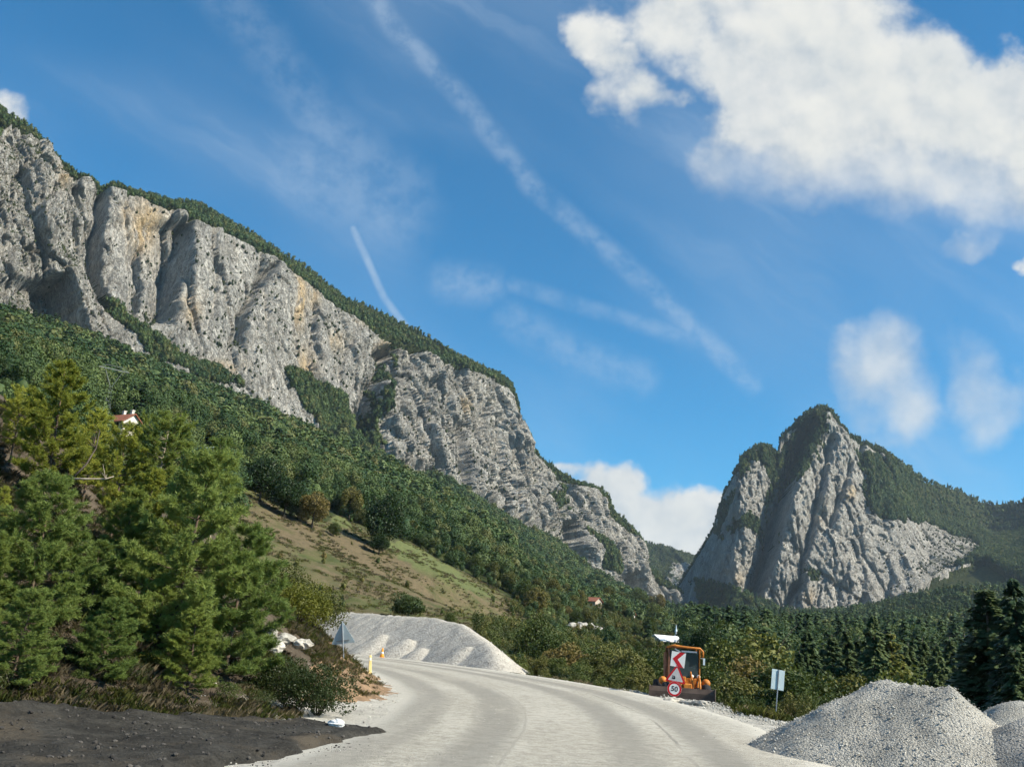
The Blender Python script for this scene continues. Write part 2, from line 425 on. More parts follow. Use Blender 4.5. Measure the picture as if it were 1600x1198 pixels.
def mk_rock(name, warm=0.0):
    mt, t, b = newmat(name); p = pos(t)
    x, y, z = sep(p)
    pv = vmul(p, (1, 1, 0.32))
    n1 = noise(pv, 0.035, 6, 0.6, 0.6); n2 = noise(pv, 0.13, 6, 0.65, 0.4); n3 = noise(p, 0.5, 5, 0.65)
    f = (n1 * 0.9 + n2 * 0.8 + n3 * 0.5 - 0.6).clamp()
    c = mix(smooth(f, 0.15, 0.85), (0.31, 0.302, 0.278), (0.68, 0.65, 0.585))
    crack = smooth((noise(vmul(p, (1, 1, 0.4)), 0.16, 7, 0.7, 0.9) - 0.5).abs(), 0.0, 0.045)
    crack2 = smooth((noise(vmul(p, (1, 1, 0.3)), 0.5, 5, 0.7) - 0.5).abs(), 0.0, 0.04)
    c = mix((1.0 - crack) * 0.6, c, (0.13, 0.128, 0.118)); c = mix((1.0 - crack2) * 0.4, c, (0.15, 0.146, 0.135))
    och = attr(t, 'ochre') * smooth(n2, 0.25, 0.55)
    c = mix(och.clamp(), c, (0.66, 0.47, 0.24))
    st = smooth(noise(vmul(p, (1, 1, 0.07)), 0.2, 4, 0.65), 0.52, 0.72) * 0.45
    c = mix(st, c, (0.17, 0.17, 0.17))
    veg = smooth(attr(t, 'veg') + (noise(p, 0.11, 6, 0.7) - 0.5) * 1.3, 0.42, 0.62)
    vc = mix(smooth(n3, 0.3, 0.7), (0.026, 0.042, 0.014), (0.070, 0.082, 0.030))
    c = mix(veg, c, vc)
    t.links.new(c.k, b.inputs['Base Color']); b.inputs['Roughness'].default_value = 0.95
    b.inputs['Specular IOR Level'].default_value = 0.1
    h = noise(vmul(p, (1, 1, 0.55)), 0.22, 9, 0.68, 0.5) * 1.0 + crack * 0.12
    bump(t, b, h, 8.0, 1.0)
    return mt
M_rock = mk_rock('limestone')

def mk_terrain():
    mt, t, b = newmat('terrain_cover'); p = pos(t)
    me_ = attr(t, 'meadow'); fo = attr(t, 'forest'); gr = attr(t, 'gravel'); red = attr(t, 'redsoil'); gst = attr(t, 'greenstrip')
    n1 = noise(p, 0.035, 5, 0.6, 0.8); n2 = noise(p, 0.22, 6, 0.65, 0.3); n3 = noise(p, 1.3, 5, 0.65); n4 = noise(p, 18.0, 4, 0.7)
    green = mix(smooth(n2, 0.3, 0.7), (0.058, 0.072, 0.024), (0.105, 0.114, 0.044))
    brown = mix(smooth(n3, 0.3, 0.7), (0.10, 0.075, 0.046), (0.17, 0.13, 0.082))
    brf = smooth(n1 * 0.75 + n2 * 0.45 + n3 * 0.12, 0.54, 0.76) * 0.85
    mead = mix(brf * (1.0 - gst), green, brown)
    mead = mix(gst * 0.8, mead, mix(smooth(n3, 0.3, 0.7), (0.085, 0.105, 0.038), (0.15, 0.165, 0.07)))
    mead = mix(smooth(n3, 0.60, 0.75) * 0.35, mead, (0.055, 0.062, 0.026))
    soil = mix(smooth(n3 * 0.6 + n2 * 0.4, 0.35, 0.65), (0.055, 0.044, 0.032), (0.135, 0.108, 0.078))
    floor = mix(smooth(n2, 0.3, 0.7), (0.022, 0.034, 0.012), (0.058, 0.066, 0.024))
    gravel = mix(smooth(n4 * 0.5 + n3 * 0.3 + n2 * 0.3, 0.38, 0.72), (0.32, 0.30, 0.26), (0.66, 0.635, 0.56))
    c = mix(me_, soil, mead); c = mix(fo, c, floor)
    gm = smooth(gr + (n3 - 0.5) * 0.7 + (n4 - 0.5) * 0.4, 0.35, 0.6)
    c = mix(gm, c, gravel)
    c = mix(red, c, (0.30, 0.15, 0.095))
    t.links.new(c.k, b.inputs['Base Color']); b.inputs['Roughness'].default_value = 0.95; b.inputs['Specular IOR Level'].default_value = 0.1
    bump(t, b, noise(p, 3.0, 8, 0.7) , 0.16, 1.0)
    return mt
M_ter = mk_terrain()

def mk_road():
    mt, t, b = newmat('dusty_chip_seal'); p = pos(t)
    ua = attr(t, 'across'); va = attr(t, 'along')
    fine = noise(p, 42, 3, 0.8); mid = noise(p, 6, 5, 0.7); big = noise(comb(t, ua * 5.0, va * 0.10, 0.0), 1.0, 5, 0.6, 0.4)
    c = mix(smooth(fine * 0.65 + mid * 0.35, 0.36, 0.64), (0.20, 0.187, 0.155), (0.52, 0.49, 0.415))
    dust = smooth(big, 0.40, 0.70) * 0.75 * smooth(mid, 0.25, 0.6)
    edge = smooth((ua - 0.5).abs() + (mid - 0.5) * 0.10, 0.34, 0.49)
    tracks = None
    for u0 in (0.10, 0.28, 0.56, 0.74):
        e = 1.0 - smooth((ua - u0 + (noise(comb(t, va * 0.06, 0.0, 0.0), 1.0, 2) - 0.5) * 0.05).abs(), 0.02, 0.075)
        tracks = e if tracks is None else tracks.max(e)
    c = mix((dust + edge).clamp() * 0.8, c, (0.55, 0.525, 0.455))
    c = mix(tracks * 0.65 * smooth(big, 0.2, 0.55), c, (0.20, 0.19, 0.165))
    wob = (noise(comb(t, va * 0.35, 0.0, 0.0), 1.0, 4, 0.7) - 0.5) * 0.02
    s1 = 1.0 - smooth((ua - 0.345 + wob).abs(), 0.0012, 0.005)
    s2 = 1.0 - smooth((ua - 0.675 + wob).abs(), 0.0015, 0.006)
    seam = (s1 * smooth(mid, 0.40, 0.60) * smooth(big, 0.3, 0.6) * 0.40).max(s2 * smooth(mid, 0.36, 0.56) * smooth(noise(comb(t, va * 0.2, 3.0, 0.0), 1.0, 3), 0.35, 0.55) * 0.65)
    c = mix(seam, c, (0.10, 0.10, 0.095))
    t.links.new(c.k, b.inputs['Base Color']); b.inputs['Roughness'].default_value = 0.9; b.inputs['Specular IOR Level'].default_value = 0.2
    bump(t, b, fine * 0.6 + mid * 0.4, 0.025, 0.9)
    return mt
M_road = mk_road()
def mk_gravel(name, a, b_, sc=26):
    mt, t, b = newmat(name); p = pos(t)
    n = noise(p, sc, 4, 0.75); n2 = noise(p, 1.3, 5, 0.65)
    vo = t.nodes.new('ShaderNodeTexVoronoi'); vo.inputs['Scale'].default_value = sc; t.links.new(p.k, vo.inputs['Vector'])
    vd = S(t, vo.outputs['Distance'])
    c = mix(smooth(n * 0.6 + n2 * 0.45 - vd * 0.15, 0.30, 0.62), a, b_)
    t.links.new(c.k, b.inputs['Base Color']); b.inputs['Roughness'].default_value = 0.95; b.inputs['Specular IOR Level'].default_value = 0.1
    bump(t, b, n - vd * 0.8, 0.04, 1.0)
    return mt
M_grav = mk_gravel('crushed_stone', (0.28, 0.27, 0.24), (0.56, 0.54, 0.48))
M_gravf = mk_gravel('pale_crushed_stone', (0.30, 0.282, 0.245), (0.52, 0.49, 0.43), 6)
M_stone = simple('gravel_stones', (0.40, 0.39, 0.36), 0.9, var=0.3, scale=2)
def mk_stone():
    mt, t, b = newmat('gravel_stones_mixed'); r = orand(t)
    c = mix(r, (0.26, 0.25, 0.225), (0.66, 0.635, 0.565))
    t.links.new(c.k, b.inputs['Base Color']); b.inputs['Roughness'].default_value = 0.9
    return mt
M_stone = mk_stone()
def mk_dark():
    mt, t, b = newmat('dark_milled_soil'); p = pos(t)
    n = noise(p, 2.2, 7, 0.7, 0.4); f = noise(p, 26, 4, 0.75)
    c = mix(smooth(n * 0.6 + f * 0.4, 0.33, 0.70), (0.020, 0.019, 0.017), (0.080, 0.076, 0.066))
    c = mix(smooth(noise(p, 0.7, 4, 0.6), 0.50, 0.70) * 0.7, c, (0.105, 0.086, 0.062))
    t.links.new(c.k, b.inputs['Base Color']); b.inputs['Roughness'].default_value = 0.95; b.inputs['Specular IOR Level'].default_value = 0.12
    bump(t, b, f * 0.5 + n, 0.07, 1.0)
    return mt
M_dark = mk_dark()
def mk_clod():
    mt, t, b = newmat('soil_clod'); r = orand(t)
    c = mix(r, (0.015, 0.014, 0.013), (0.09, 0.082, 0.072))
    t.links.new(c.k, b.inputs['Base Color']); b.inputs['Roughness'].default_value = 0.95
    return mt
M_clod = mk_clod()
M_brown = simple('brown_soil', (0.235, 0.155, 0.09), 0.95, var=0.35, scale=2.5, bmp=0.03)
M_whiterock = simple('white_rock', (0.38, 0.36, 0.315), 0.9, var=0.5, scale=2.0, bmp=0.03)
M_wall = simple('white_render_wall', (0.66, 0.62, 0.55), 0.85, var=0.06, scale=0.8)
M_roof = simple('red_roof_tiles', (0.27, 0.105, 0.065), 0.85, var=0.25, scale=1.5)
M_win = simple('window_glass', (0.03, 0.035, 0.045), 0.15, var=0.1)
M_white = simple('white_metal', (0.80, 0.81, 0.80), 0.5, var=0.05)
M_pale = simple('pale_blue_sheet', (0.62, 0.74, 0.80), 0.5, var=0.06)
M_steel = simple('galvanised_steel', (0.36, 0.38, 0.40), 0.45, 0.6, var=0.1)
M_signback = simple('grey_sign_back', (0.50, 0.60, 0.63), 0.45, 0.25, var=0.08)
M_signwhite = simple('sign_white', (0.80, 0.79, 0.76), 0.5, var=0.04)
M_signred = simple('sign_red', (0.50, 0.012, 0.018), 0.45, var=0.12)
M_signblack = simple('sign_black', (0.015, 0.02, 0.025), 0.5, var=0.1)
M_signgrey = simple('dusty_sign_face', (0.52, 0.50, 0.49), 0.6, var=0.12, scale=9)
M_orange = simple('machine_orange', (0.52, 0.185, 0.03), 0.55, var=0.38, scale=3.5)
M_rust = simple('rusty_brown_paint', (0.20, 0.09, 0.055), 0.7, var=0.3, scale=3)
M_blade = simple('worn_blade_steel', (0.105, 0.075, 0.058), 0.6, 0.2, var=0.35, scale=2.5)
M_rubber = simple('tyre_rubber', (0.022, 0.022, 0.024), 0.85, var=0.3)
M_black = simple('black_hose', (0.02, 0.02, 0.022), 0.5, var=0.2)
M_yellow = simple('delineator_yellow', (0.78, 0.60, 0.26), 0.5, var=0.08)
M_cone = simple('cone_orange', (0.80, 0.33, 0.04), 0.5, var=0.08)
M_bag = simple('plastic_bag', (0.80, 0.80, 0.78), 0.35, var=0.15, scale=9)
M_lattice = simple('grey_lattice_steel', (0.13, 0.15, 0.14), 0.6, 0.3, var=0.1)
def mk_glass():
    mt, t, b = newmat('cab_glass')
    b.inputs['Base Color'].default_value = (0.05, 0.085, 0.09, 1); b.inputs['Roughness'].default_value = 0.08
    b.inputs['Transmission Weight'].default_value = 0.35; b.inputs['Specular IOR Level'].default_value = 0.6
    return mt
M_glass = mk_glass()

# ================================================================== terrain heights
LEFT_FOOT = [(-160, 455), (-60, 470), (0, 485), (60, 515), (120, 537), (200, 562), (270, 585), (340, 597), (400, 640), (450, 665), (500, 682), (545, 655), (590, 712), (640, 727), (700, 738), (740, 768), (800, 802), (850, 818), (890, 848), (912, 892), (940, 922), (975, 940), (1010, 985), (1070, 1000)]
LEFT_D = [(-160, 600), (0, 680), (270, 760), (500, 860), (740, 1000), (900, 1140), (1000, 1250), (1070, 1330)]
RIGHT_FOOT = [(1020, 985), (1045, 975), (1065, 972), (1110, 938), (1150, 922), (1190, 938), (1240, 957), (1290, 966), (1340, 957), (1380, 946), (1420, 922), (1470, 892), (1540, 872), (1600, 900), (1720, 930)]
RIGHT_D = [(1020, 1600), (1060, 1540), (1110, 1430), (1150, 1350), (1250, 1360), (1320, 1400), (1400, 1490), (1540, 1640), (1600, 1480), (1720, 1200)]
ip = lambda pts, x: np.interp(x, [p[0] for p in pts], [p[1] for p in pts])
ctrl = []
for x in (-3, 1.5, 6):
    for y in (-30, -12, 0, 8, 16, 24, 32): ctrl.append((x, y, 0))
ctrl += [(8.2, 41, -.3), (9.5, 42, -.45), (12, 14, -.1), (12, 22, -.2), (5, 42, 0), (0, 54, 0), (-4, 40, 0.05), (-8, 50, .1), (-8, 62, 0), (-14, 62, .1), (-16, 74, 0), (-26, 74, .2), (-26, 86, .1), (-38, 82, .6), (-40, 92, .5),
         (-6, 84, .2), (-14, 94, .4), (2, 68, -.3), (9, 47, -.75), (13, 44, -1.0), (11, 36, -.25), (16, 32, -1.2), (20, 22, -1.5), (22, 45, -3.5), (30, 60, -6), (12, 62, -2.5), (6, 80, -2.2), (20, 80, -5), (50, 75, -8), (45, 40, -7), (60, 20, -8), (40, -10, -4), (90, 110, -9), (140, 60, -10),
         (150, 200, 2), (260, 120, 10), (-30, -10, 6), (-60, -60, 10), (0, -200, 0), (200, -200, -10), (-200, -200, 60), (-12, 3, 0.2), (-20, 2, 2.0), (-5, 9, 0), (-8, 9, 0), (-11, 9, .2), (-6, 13, 0), (-8, 11.5, .05), (-6.4, 13.8, .08), (-5.2, 15.6, .08), (-4, 17.8, .08), (-3.4, 20, .1)]
for (px, py, D) in [(0, 1010, 16.5), (150, 1005, 18.5), (60, 1040, 16), (300, 980, 22.5), (400, 1010, 23), (440, 1000, 25), (480, 1000, 28), (500, 1000, 34),
                     (0, 820, 24), (0, 690, 31), (-60, 600, 36), (110, 860, 30), (258, 865, 27), (350, 870, 28), (430, 960, 33), (470, 965, 40), (-100, 850, 22), (60, 660, 45), (200, 800, 45), (350, 900, 45), (430, 960, 55), (300, 900, 70), (150, 830, 70),
                     (380, 900, 100), (500, 960, 120), (520, 985, 100), (600, 960, 125), (700, 965, 140), (640, 990, 112), (800, 1005, 120), (730, 985, 190), (800, 986, 200), (860, 985, 210),
                     (600, 900, 165), (450, 850, 165), (700, 900, 205), (620, 858, 225), (560, 818, 240), (400, 792, 190), (780, 940, 220), (300, 740, 200), (200, 690, 200), (100, 640, 200), (0, 590, 190), (-100, 520, 200),
                     (400, 715, 400), (600, 745, 520), (600, 790, 320), (750, 860, 330), (800, 856, 610), (800, 915, 290), (870, 944, 300), (900, 922, 520), (200, 615, 430), (0, 530, 440), (300, 660, 450), (-120, 480, 420), (950, 970, 600),
                     (975, 973, 420), (925, 943, 380), (900, 992, 250), (850, 1000, 180), (1040, 1003, 350), (1118, 1012, 330), (1030, 995, 900), (1200, 1005, 480), (1200, 985, 850), (1400, 1025, 450), (1400, 985, 900), (1550, 990, 650), (1500, 930, 1100), (1600, 1030, 350), (1750, 1030, 350), (1750, 960, 800), (1300, 1040, 220), (1000, 1015, 200), (1100, 1030, 180)]:
    ctrl.append(tuple(at(px, py, D)))
for u, v in LEFT_FOOT[::1]:
    P = at(u, v + np.interp(u, [0, 200, 330, 420, 620, 700, 850, 950], [13, 16, 24, 24, 22, 18, 24, 30]), ip(LEFT_D, u)); ctrl.append(tuple(P)); Q = at(u, v, ip(LEFT_D, u) + 200); ctrl.append((Q[0], Q[1], P[2] + 30))
for u, v in RIGHT_FOOT[::2]:
    P = at(u, v + 9, ip(RIGHT_D, u)); ctrl.append(tuple(P)); Q = at(u, v, ip(RIGHT_D, u) + 250); ctrl.append((Q[0], Q[1], P[2] + 20))
for a in range(0, 360, 30):
    ctrl.append((4500 * math.sin(math.radians(a)), 4500 * math.cos(math.radians(a)), 60 if abs(a - 180) > 60 else 20))
ctrl = np.array(ctrl, float)
CX, CZ = ctrl[:, :2], ctrl[:, 2]
def _phi(r): return np.sqrt(r * r + 16.0)
def _solve():
    n = len(CX); A = np.zeros((n + 1, n + 1))
    A[:n, :n] = -_phi(np.linalg.norm(CX[:, None] - CX[None], axis=2)) + np.eye(n) * 0.35
    A[:n, n] = 1; A[n, :n] = 1
    return np.linalg.solve(A, np.concatenate([CZ, [0]]))
_w = _solve()
ROAD_L = [(-3.6, -25), (-3.4, -5), (-3.2, 5), (-3.0, 10.4), (-2.4, 17), (-2.6, 26), (-3.9, 35), (-6.6, 46), (-11.3, 58), (-17, 66), (-25, 72), (-36, 77), (-60, 84)]
ROAD_R = [(4.6, -25), (4.8, -5), (5.0, 5), (5.5, 10.5), (6.3, 18), (7.4, 27), (7.1, 39), (4.6, 50), (0.3, 62), (-6, 74), (-14, 83), (-26, 91), (-52, 99)]
_rc = np.array([((a[0] + b[0]) / 2, (a[1] + b[1]) / 2) for a, b in zip(ROAD_L, ROAD_R)])
def road_dist(x, y):
    d = np.full(np.shape(x), 1e9)
    for (ax, ay), (bx, by) in zip(_rc[:-1], _rc[1:]):
        t = np.clip(((x - ax) * (bx - ax) + (y - ay) * (by - ay)) / ((bx - ax) ** 2 + (by - ay) ** 2), 0, 1)
        d = np.minimum(d, np.hypot(x - ax - t * (bx - ax), y - ay - t * (by - ay)))
    return d
def terr0(x, y):
    x = np.asarray(x, float); y = np.asarray(y, float); shp = x.shape
    X = np.stack([x.ravel(), y.ravel()], 1); out = np.empty(len(X))
    for i in range(0, len(X), 20000):
        d = np.sqrt(((X[i:i + 20000, None] - CX[None]) ** 2).sum(2))
        out[i:i + 20000] = -_phi(d) @ _w[:-1] + _w[-1]
    return out.reshape(shp)
def terr(x, y):
    x = np.asarray(x, float); y = np.asarray(y, float)
    z = terr0(x, y); r = np.hypot(x, y); rd = road_dist(x, y)
    k = sstep(rd, 5.5, 12)
    z = z + k * 0.35 * fbm(x / 4, y / 4, 0.3, 4) * sstep(r, 10, 30)
    z = z + fbm(x / 40, y / 40, 0.7, 4) * np.clip((r - 90) / 100, 0, 1) * np.minimum(0.006 * r, 2.5)
    z = z + (ridged(x / 120, y / 120, 0.2, 3) - 1.0) * np.clip((r - 300) / 200, 0, 1) * 3
    flat = sstep(rd, 5.0, 8.5)
    return z * flat + np.where(r < 140, 0, z) * (1 - flat)
def hit(px, py, d0=11.0, d1=2600.0):
    """first point of the terrain seen at photo pixel (px, py)"""
    D = np.geomspace(d0, d1, 500); P = at(np.full(500, px), np.full(500, py), D)
    g = P[:, 2] - terr(P[:, 0], P[:, 1]); k = np.nonzero(g < 0)[0]
    i = k[0] if len(k) else 499
    if i > 0 and len(k):
        t = g[i - 1] / (g[i - 1] - g[i]); D_ = D[i - 1] + t * (D[i] - D[i - 1])
    else: D_ = D[i]
    P = at(px, py, D_); return np.array([P[0], P[1], float(terr(P[0], P[1]))]), D_

MEADOW = [(370, 745), (440, 800), (500, 815), (530, 800), (560, 822), (600, 838), (650, 850), (700, 882), (760, 912), (815, 945), (830, 985), (830, 1010), (480, 1010), (395, 960), (340, 850)]
STRIP1 = [(606, 842), (650, 848), (700, 884), (765, 922), (770, 934), (700, 908), (640, 880), (606, 862)]
STRIP2 = [(510, 795), (560, 808), (566, 830), (520, 818)]
# ground sheet: rings round the spot, finer close by, out past the horizon
az = np.unique(np.concatenate([np.radians(np.arange(-180, 180, 4.0)), np.radians(np.arange(-42, 42, 0.19))]))
rr = np.concatenate([[0.0], np.geomspace(2.0, 2300, 330), np.geomspace(2600, 5600, 10)])
A_, R_ = np.meshgrid(az, rr, indexing='ij')
GX, GY = R_ * np.sin(A_), R_ * np.cos(A_)
GZ = terr(GX, GY)
gpx, gpy = project(np.stack([GX, GY, GZ], -1))
gme = mesh_np('ground', [(np.stack([GX, GY, GZ], -1).reshape(-1, 3), grid_faces(len(az), len(rr), True))], M_ter, True)
wob = fbm(GX / 14, GY / 14, 0, 3) * 12
mead = in_poly(gpx + wob, gpy + wob * 0.4, MEADOW) & (R_ > 60) & (R_ < 300)
mead = mead.astype(float)
forest = ((R_ > 150) & (mead < .5)).astype(float)
forest = np.maximum(forest, ((GX > 10) & (GY > 30) & (R_ > 40)).astype(float))
forest = np.maximum(forest, ((R_ > 60) & (mead < .5) & (GX > -5)).astype(float) * sstep(road_dist(GX, GY), 6, 10))
rd = road_dist(GX, GY)
grv = np.clip(1.25 - sstep(rd, 4.6, 8.5) * 1.25, 0, 1) * (R_ < 140)
grv = np.maximum(grv, ((GX > 3) & (GX < 12.5 + np.clip(24 - GY, -3, 9)) & (GY > 8) & (GY < 29)) * 1.0)
grv = np.maximum(grv, np.exp(-(((GX + 9) / 12) ** 2 + ((GY - 88) / 10) ** 2)) * 1.4 * (R_ < 140))
grv = grv * np.where((GX < -5.5) & (GY < 21), 0.0, 1.0)
grv = np.maximum(grv, in_poly(gpx + wob * .3, gpy, [(1205, 1108), (1260, 1150), (1230, 1108)]) * 1.0 * (R_ < 60))
fattr(gme, 'meadow', mead); fattr(gme, 'forest', forest); fattr(gme, 'gravel', grv)
fattr(gme, 'greenstrip', ((in_poly(gpx + wob * .3, gpy + wob * .2, STRIP1) | in_poly(gpx, gpy + wob * .1, STRIP2)) & (R_ > 150) & (R_ < 330)) * 1.0)
fattr(gme, 'redsoil', ((in_poly(gpx + wob * .3, gpy, [(1430, 1050), (1500, 1045), (1505, 1072), (1420, 1075)]) & (R_ < 140)) | (in_poly(gpx + wob * .2, gpy, [(668, 838), (692, 845), (690, 858), (665, 850)]) & (R_ > 150) & (R_ < 300))) * 0.85)
link('ground', gme, kind='structure')

# ------------------------------------------------------------------ road ribbon
def resample(pts, n):
    p = np.array(pts, float); s = np.concatenate([[0], np.cumsum(np.hypot(*np.diff(p, axis=0).T))])
    t = np.linspace(0, s[-1], n); q = np.stack([np.interp(t, s, p[:, 0]), np.interp(t, s, p[:, 1])], 1)
    k = 9; ker = np.ones(k) / k
    qp = np.pad(q, ((k // 2, k // 2), (0, 0)), mode='edge')
    return np.stack([np.convolve(qp[:, i], ker, 'valid') for i in (0, 1)], 1), t
nL = 260; nA = 25
Lp, tl = resample(ROAD_L, nL); Rp, _ = resample(ROAD_R, nL)
aw = np.linspace(0, 1, nA)
RX = Lp[:, None, 0] * (1 - aw) + Rp[:, None, 0] * aw; RY = Lp[:, None, 1] * (1 - aw) + Rp[:, None, 1] * aw
jag = (fbm(RX / 1.1, RY / 1.1, 0, 4) * 0.28) * ((aw == 0) | (aw == 1))
RX = RX + jag
RZ = 0.045 + 0.05 * (1 - (2 * aw - 1) ** 2) + np.where(R_.min() < 0, 0, 0) + 0.012 * fbm(RX / 2.5, RY / 2.5, 0, 3)
RZ = RZ - 0.075 * ((aw == 0) | (aw == 1))
rme = mesh_np('road', [(np.stack([RX, RY, RZ], -1).reshape(-1, 3), grid_faces(nL, nA))], M_road, True)
fattr(rme, 'across', np.broadcast_to(aw, RX.shape)); fattr(rme, 'along', np.broadcast_to(tl[:, None], RX.shape))
link('road', rme, kind='structure')
# the same road further on, a pale strip across the foot of the meadow
c2, t2 = resample([at(px, 985, D)[:2] for px, D in ((560, 176), (640, 180), (722, 190), (760, 195), (806, 202), (850, 209), (900, 222))], 60)
dd = np.gradient(c2, axis=0); dd /= np.linalg.norm(dd, axis=1, keepdims=True); nn = np.stack([-dd[:, 1], dd[:, 0]], 1)
a2 = np.linspace(-4.0, 4.0, 9)
X2 = c2[:, None, 0] + nn[:, None, 0] * a2; Y2 = c2[:, None, 1] + nn[:, None, 1] * a2
_z = lambda px, py, D: at(px, py, D)[2]
zc = np.interp(c2[:, 0], [at(px, 985, D)[0] for px, D in ((560, 176), (722, 190), (806, 202), (900, 222))], [_z(560, 979, 176), _z(722, 983, 190), _z(806, 987, 202), _z(900, 992, 222)])
Z2 = zc[:, None] - 0.06 * np.abs(a2) + 0 * X2
bank = np.array([-6.5, 6.5]); XB = c2[:, None, 0] + nn[:, None, 0] * bank; YB = c2[:, None, 1] + nn[:, None, 1] * bank
X2 = np.concatenate([XB[:, :1], X2, XB[:, 1:]], 1); Y2 = np.concatenate([YB[:, :1], Y2, YB[:, 1:]], 1); Z2 = np.concatenate([zc[:, None] - 2.2, Z2, zc[:, None] - 2.2], 1)
frm = mesh_np('road', [(np.stack([X2, Y2, Z2], -1).reshape(-1, 3), grid_faces(60, 11))], M_gravf, True)
link('road', frm, kind='structure')

# ================================================================== mountains
def massif(name, us, foot, ctop, sky_, Df, dcl, dtop, steps, wdir, amp, rows, rough_u, seedz, vegpolys, vegfrac, ochre, back=14, vst=1.0):
    f, c, s = ip(foot, us), ip(ctop, us), ip(sky_, us)
    c = np.maximum(c, s + 1)
    f0 = np.maximum(f, c + 12)
    df, dc, dt = ip(Df, us), ip(dcl, us), ip(dtop, us)
    nb, nc, ntp = rows
    V, D, T = [], [], []
    for t in np.linspace(1, 0, nb, endpoint=False):
        V.append(f0 + 70 * t); D.append(df - 25 * t); T.append(-t + 0 * us)
    for t in np.linspace(0, 1, nc):
        V.append(f0 + (c - f0) * t); D.append(df + dc * (0.75 * t + 0.25 * t * t)); T.append(t + 0 * us)
    for t in np.linspace(0, 1, ntp + 1)[1:]:
        V.append(c + (s - c) * t); D.append(df + dc + dt * t); T.append(1 + t + 0 * us)
    V, D, T = (np.stack(q, 1) for q in (V, D, T))
    Ug = np.broadcast_to(us[:, None], V.shape)
    P = at(Ug, V, D)
    a = P[..., 0] * wdir[0] + P[..., 1] * wdir[1]; z = P[..., 2]
    az_ = a + 0.05 * z
    wx = 9 * fbm(az_ / 60, z / 130, seedz, 3)
    am = ip(amp, us)[:, None]; ru = ip(rough_u, us)[:, None]
    d = 20 * fbm(az_ / 130, z / 210, seedz, 3)
    d = d + 16 * (ridged((az_ + wx) / 80, z / 200, seedz + 3, 2) - 1.0)
    sk = az_ + .6 * wx + 3.5 * perlin(az_ / 14, z / 26, seedz + 14); zz = z + 5 * perlin(az_ / 15, z / 18, seedz + 15)
    for (sa, sz2, am2) in ((42, 190, 19), (16, 64, 11), (6.5, 22, 6.0), (2.9, 8.5, 3.0)):
        v_, e_ = worley(sk / sa, (zz + .25 * sk) / (sz2 * vst), seedz + sa)
        k_ = ru if sa < 30 else 1.0
        d = d + k_ * am2 * v_ - k_ * am2 * .5 * np.exp(-e_ / .06)
    d = d + 1.2 * ru * fbm(az_ / 2.6, z / 3.0, seedz + 9, 2)
    # ledges
    d = d + 2.0 * ru * np.tanh(3 * perlin(az_ / 90, (z + 10 * perlin(az_ / 40, z / 40, 2)) / 16, seedz + 4))
    d = d * am
    fade = sstep(T, -0.3, 0.02) * (1 - 0.55 * sstep(T, 0.93, 1.15))
    d = d * fade
    for pts, dep, w in steps:
        vs = np.array([p[1] for p in pts], float); ux = np.array([p[0] for p in pts], float)
        uu = np.interp(V, vs, ux) + 2.2 * perlin(V / 14, Ug / 60, seedz + 1) + 1.2 * perlin(V / 4.5, 0, seedz + 2)
        g = sstep(V, vs[0] - 6, vs[0] + 10) * (1 - sstep(V, vs[-1] - 20, vs[-1] + 14))
        du = Ug - uu
        d = d - dep * g * np.where(du < 0, np.exp(du / w), np.exp(-np.maximum(du, 0) / 1.6))
    out = np.array([wdir[1], -wdir[0], 0.12]); out /= np.linalg.norm(out)
    P = P + out * d[..., None]
    P[..., 2] += (3.5 * fbm(a / 16, z / 30, seedz + 6, 3)) * sstep(T, 0.7, 1.0) * 0.8
    # the far side, falling away behind the skyline
    last = P[:, -1]; dirh = last - CAM; dirh[:, 2] = 0; dirh /= np.linalg.norm(dirh, axis=1, keepdims=True)
    Bk = []
    for k in range(1, back + 1):
        q = last + dirh * (18 * k ** 1.35)
        q[:, 2] = last[:, 2] - 6 * k ** 1.5 + 2.5 * fbm(q[:, 0] / 30, q[:, 1] / 30, seedz, 3)
        Bk.append(q)
    Pall = np.concatenate([P, np.stack(Bk, 1)], 1)
    nu, nv = Pall.shape[:2]
    # normals for ledge vegetation
    tu = np.gradient(Pall, axis=0); tv = np.gradient(Pall, axis=1); nrm = np.cross(tu, tv); nrm /= np.linalg.norm(nrm, axis=2, keepdims=True) + 1e-9
    nrm *= np.sign((nrm * out).sum(2, keepdims=True) + 1e-9)
    nz = nrm[..., 2]
    Tb = np.concatenate([T, np.full((nu, back), 2.5)], 1); Ub = np.broadcast_to(us[:, None], Tb.shape)
    Vb = np.concatenate([V, np.repeat(V[:, -1:], back, 1)], 1)
    n1 = fbm(Pall[..., 0] / 22, Pall[..., 1] / 22, Pall[..., 2] / 22, 4); n2 = fbm(Pall[..., 0] / 70, Pall[..., 1] / 70, Pall[..., 2] / 70, 3)
    veg = np.zeros(Tb.shape)
    wu, wv = 10 * n1 + 7 * n2, 7 * n1
    for poly in vegpolys: veg = np.maximum(veg, in_poly(Ub + wu, Vb + wv, poly) * 1.0)
    veg = np.maximum(veg, sstep(Tb + 0.03 * n1, 1.0, 1.03))
    vf = ip(vegfrac, us)[:, None]
    veg = np.maximum(veg, sstep(0.5 * n1 + 0.35 * n2 + 1.3 * (nz - 0.45) + vf * 2 - 1.0, 0.25, 0.6) * 0.55 * (Tb > -.05))
    oc = np.zeros(Tb.shape)
    for (x, y, rx, ry, wgt) in ochre:
        oc = np.maximum(oc, wgt * np.exp(-(((Ub - x) / rx) ** 2 + ((Vb - y) / ry) ** 2)))
    me = mesh_np(name, [(Pall.reshape(-1, 3), grid_faces(nu, nv))], M_rock, False)
    fattr(me, 'veg', veg); fattr(me, 'ochre', oc)
    o = link(name, me, kind='structure')
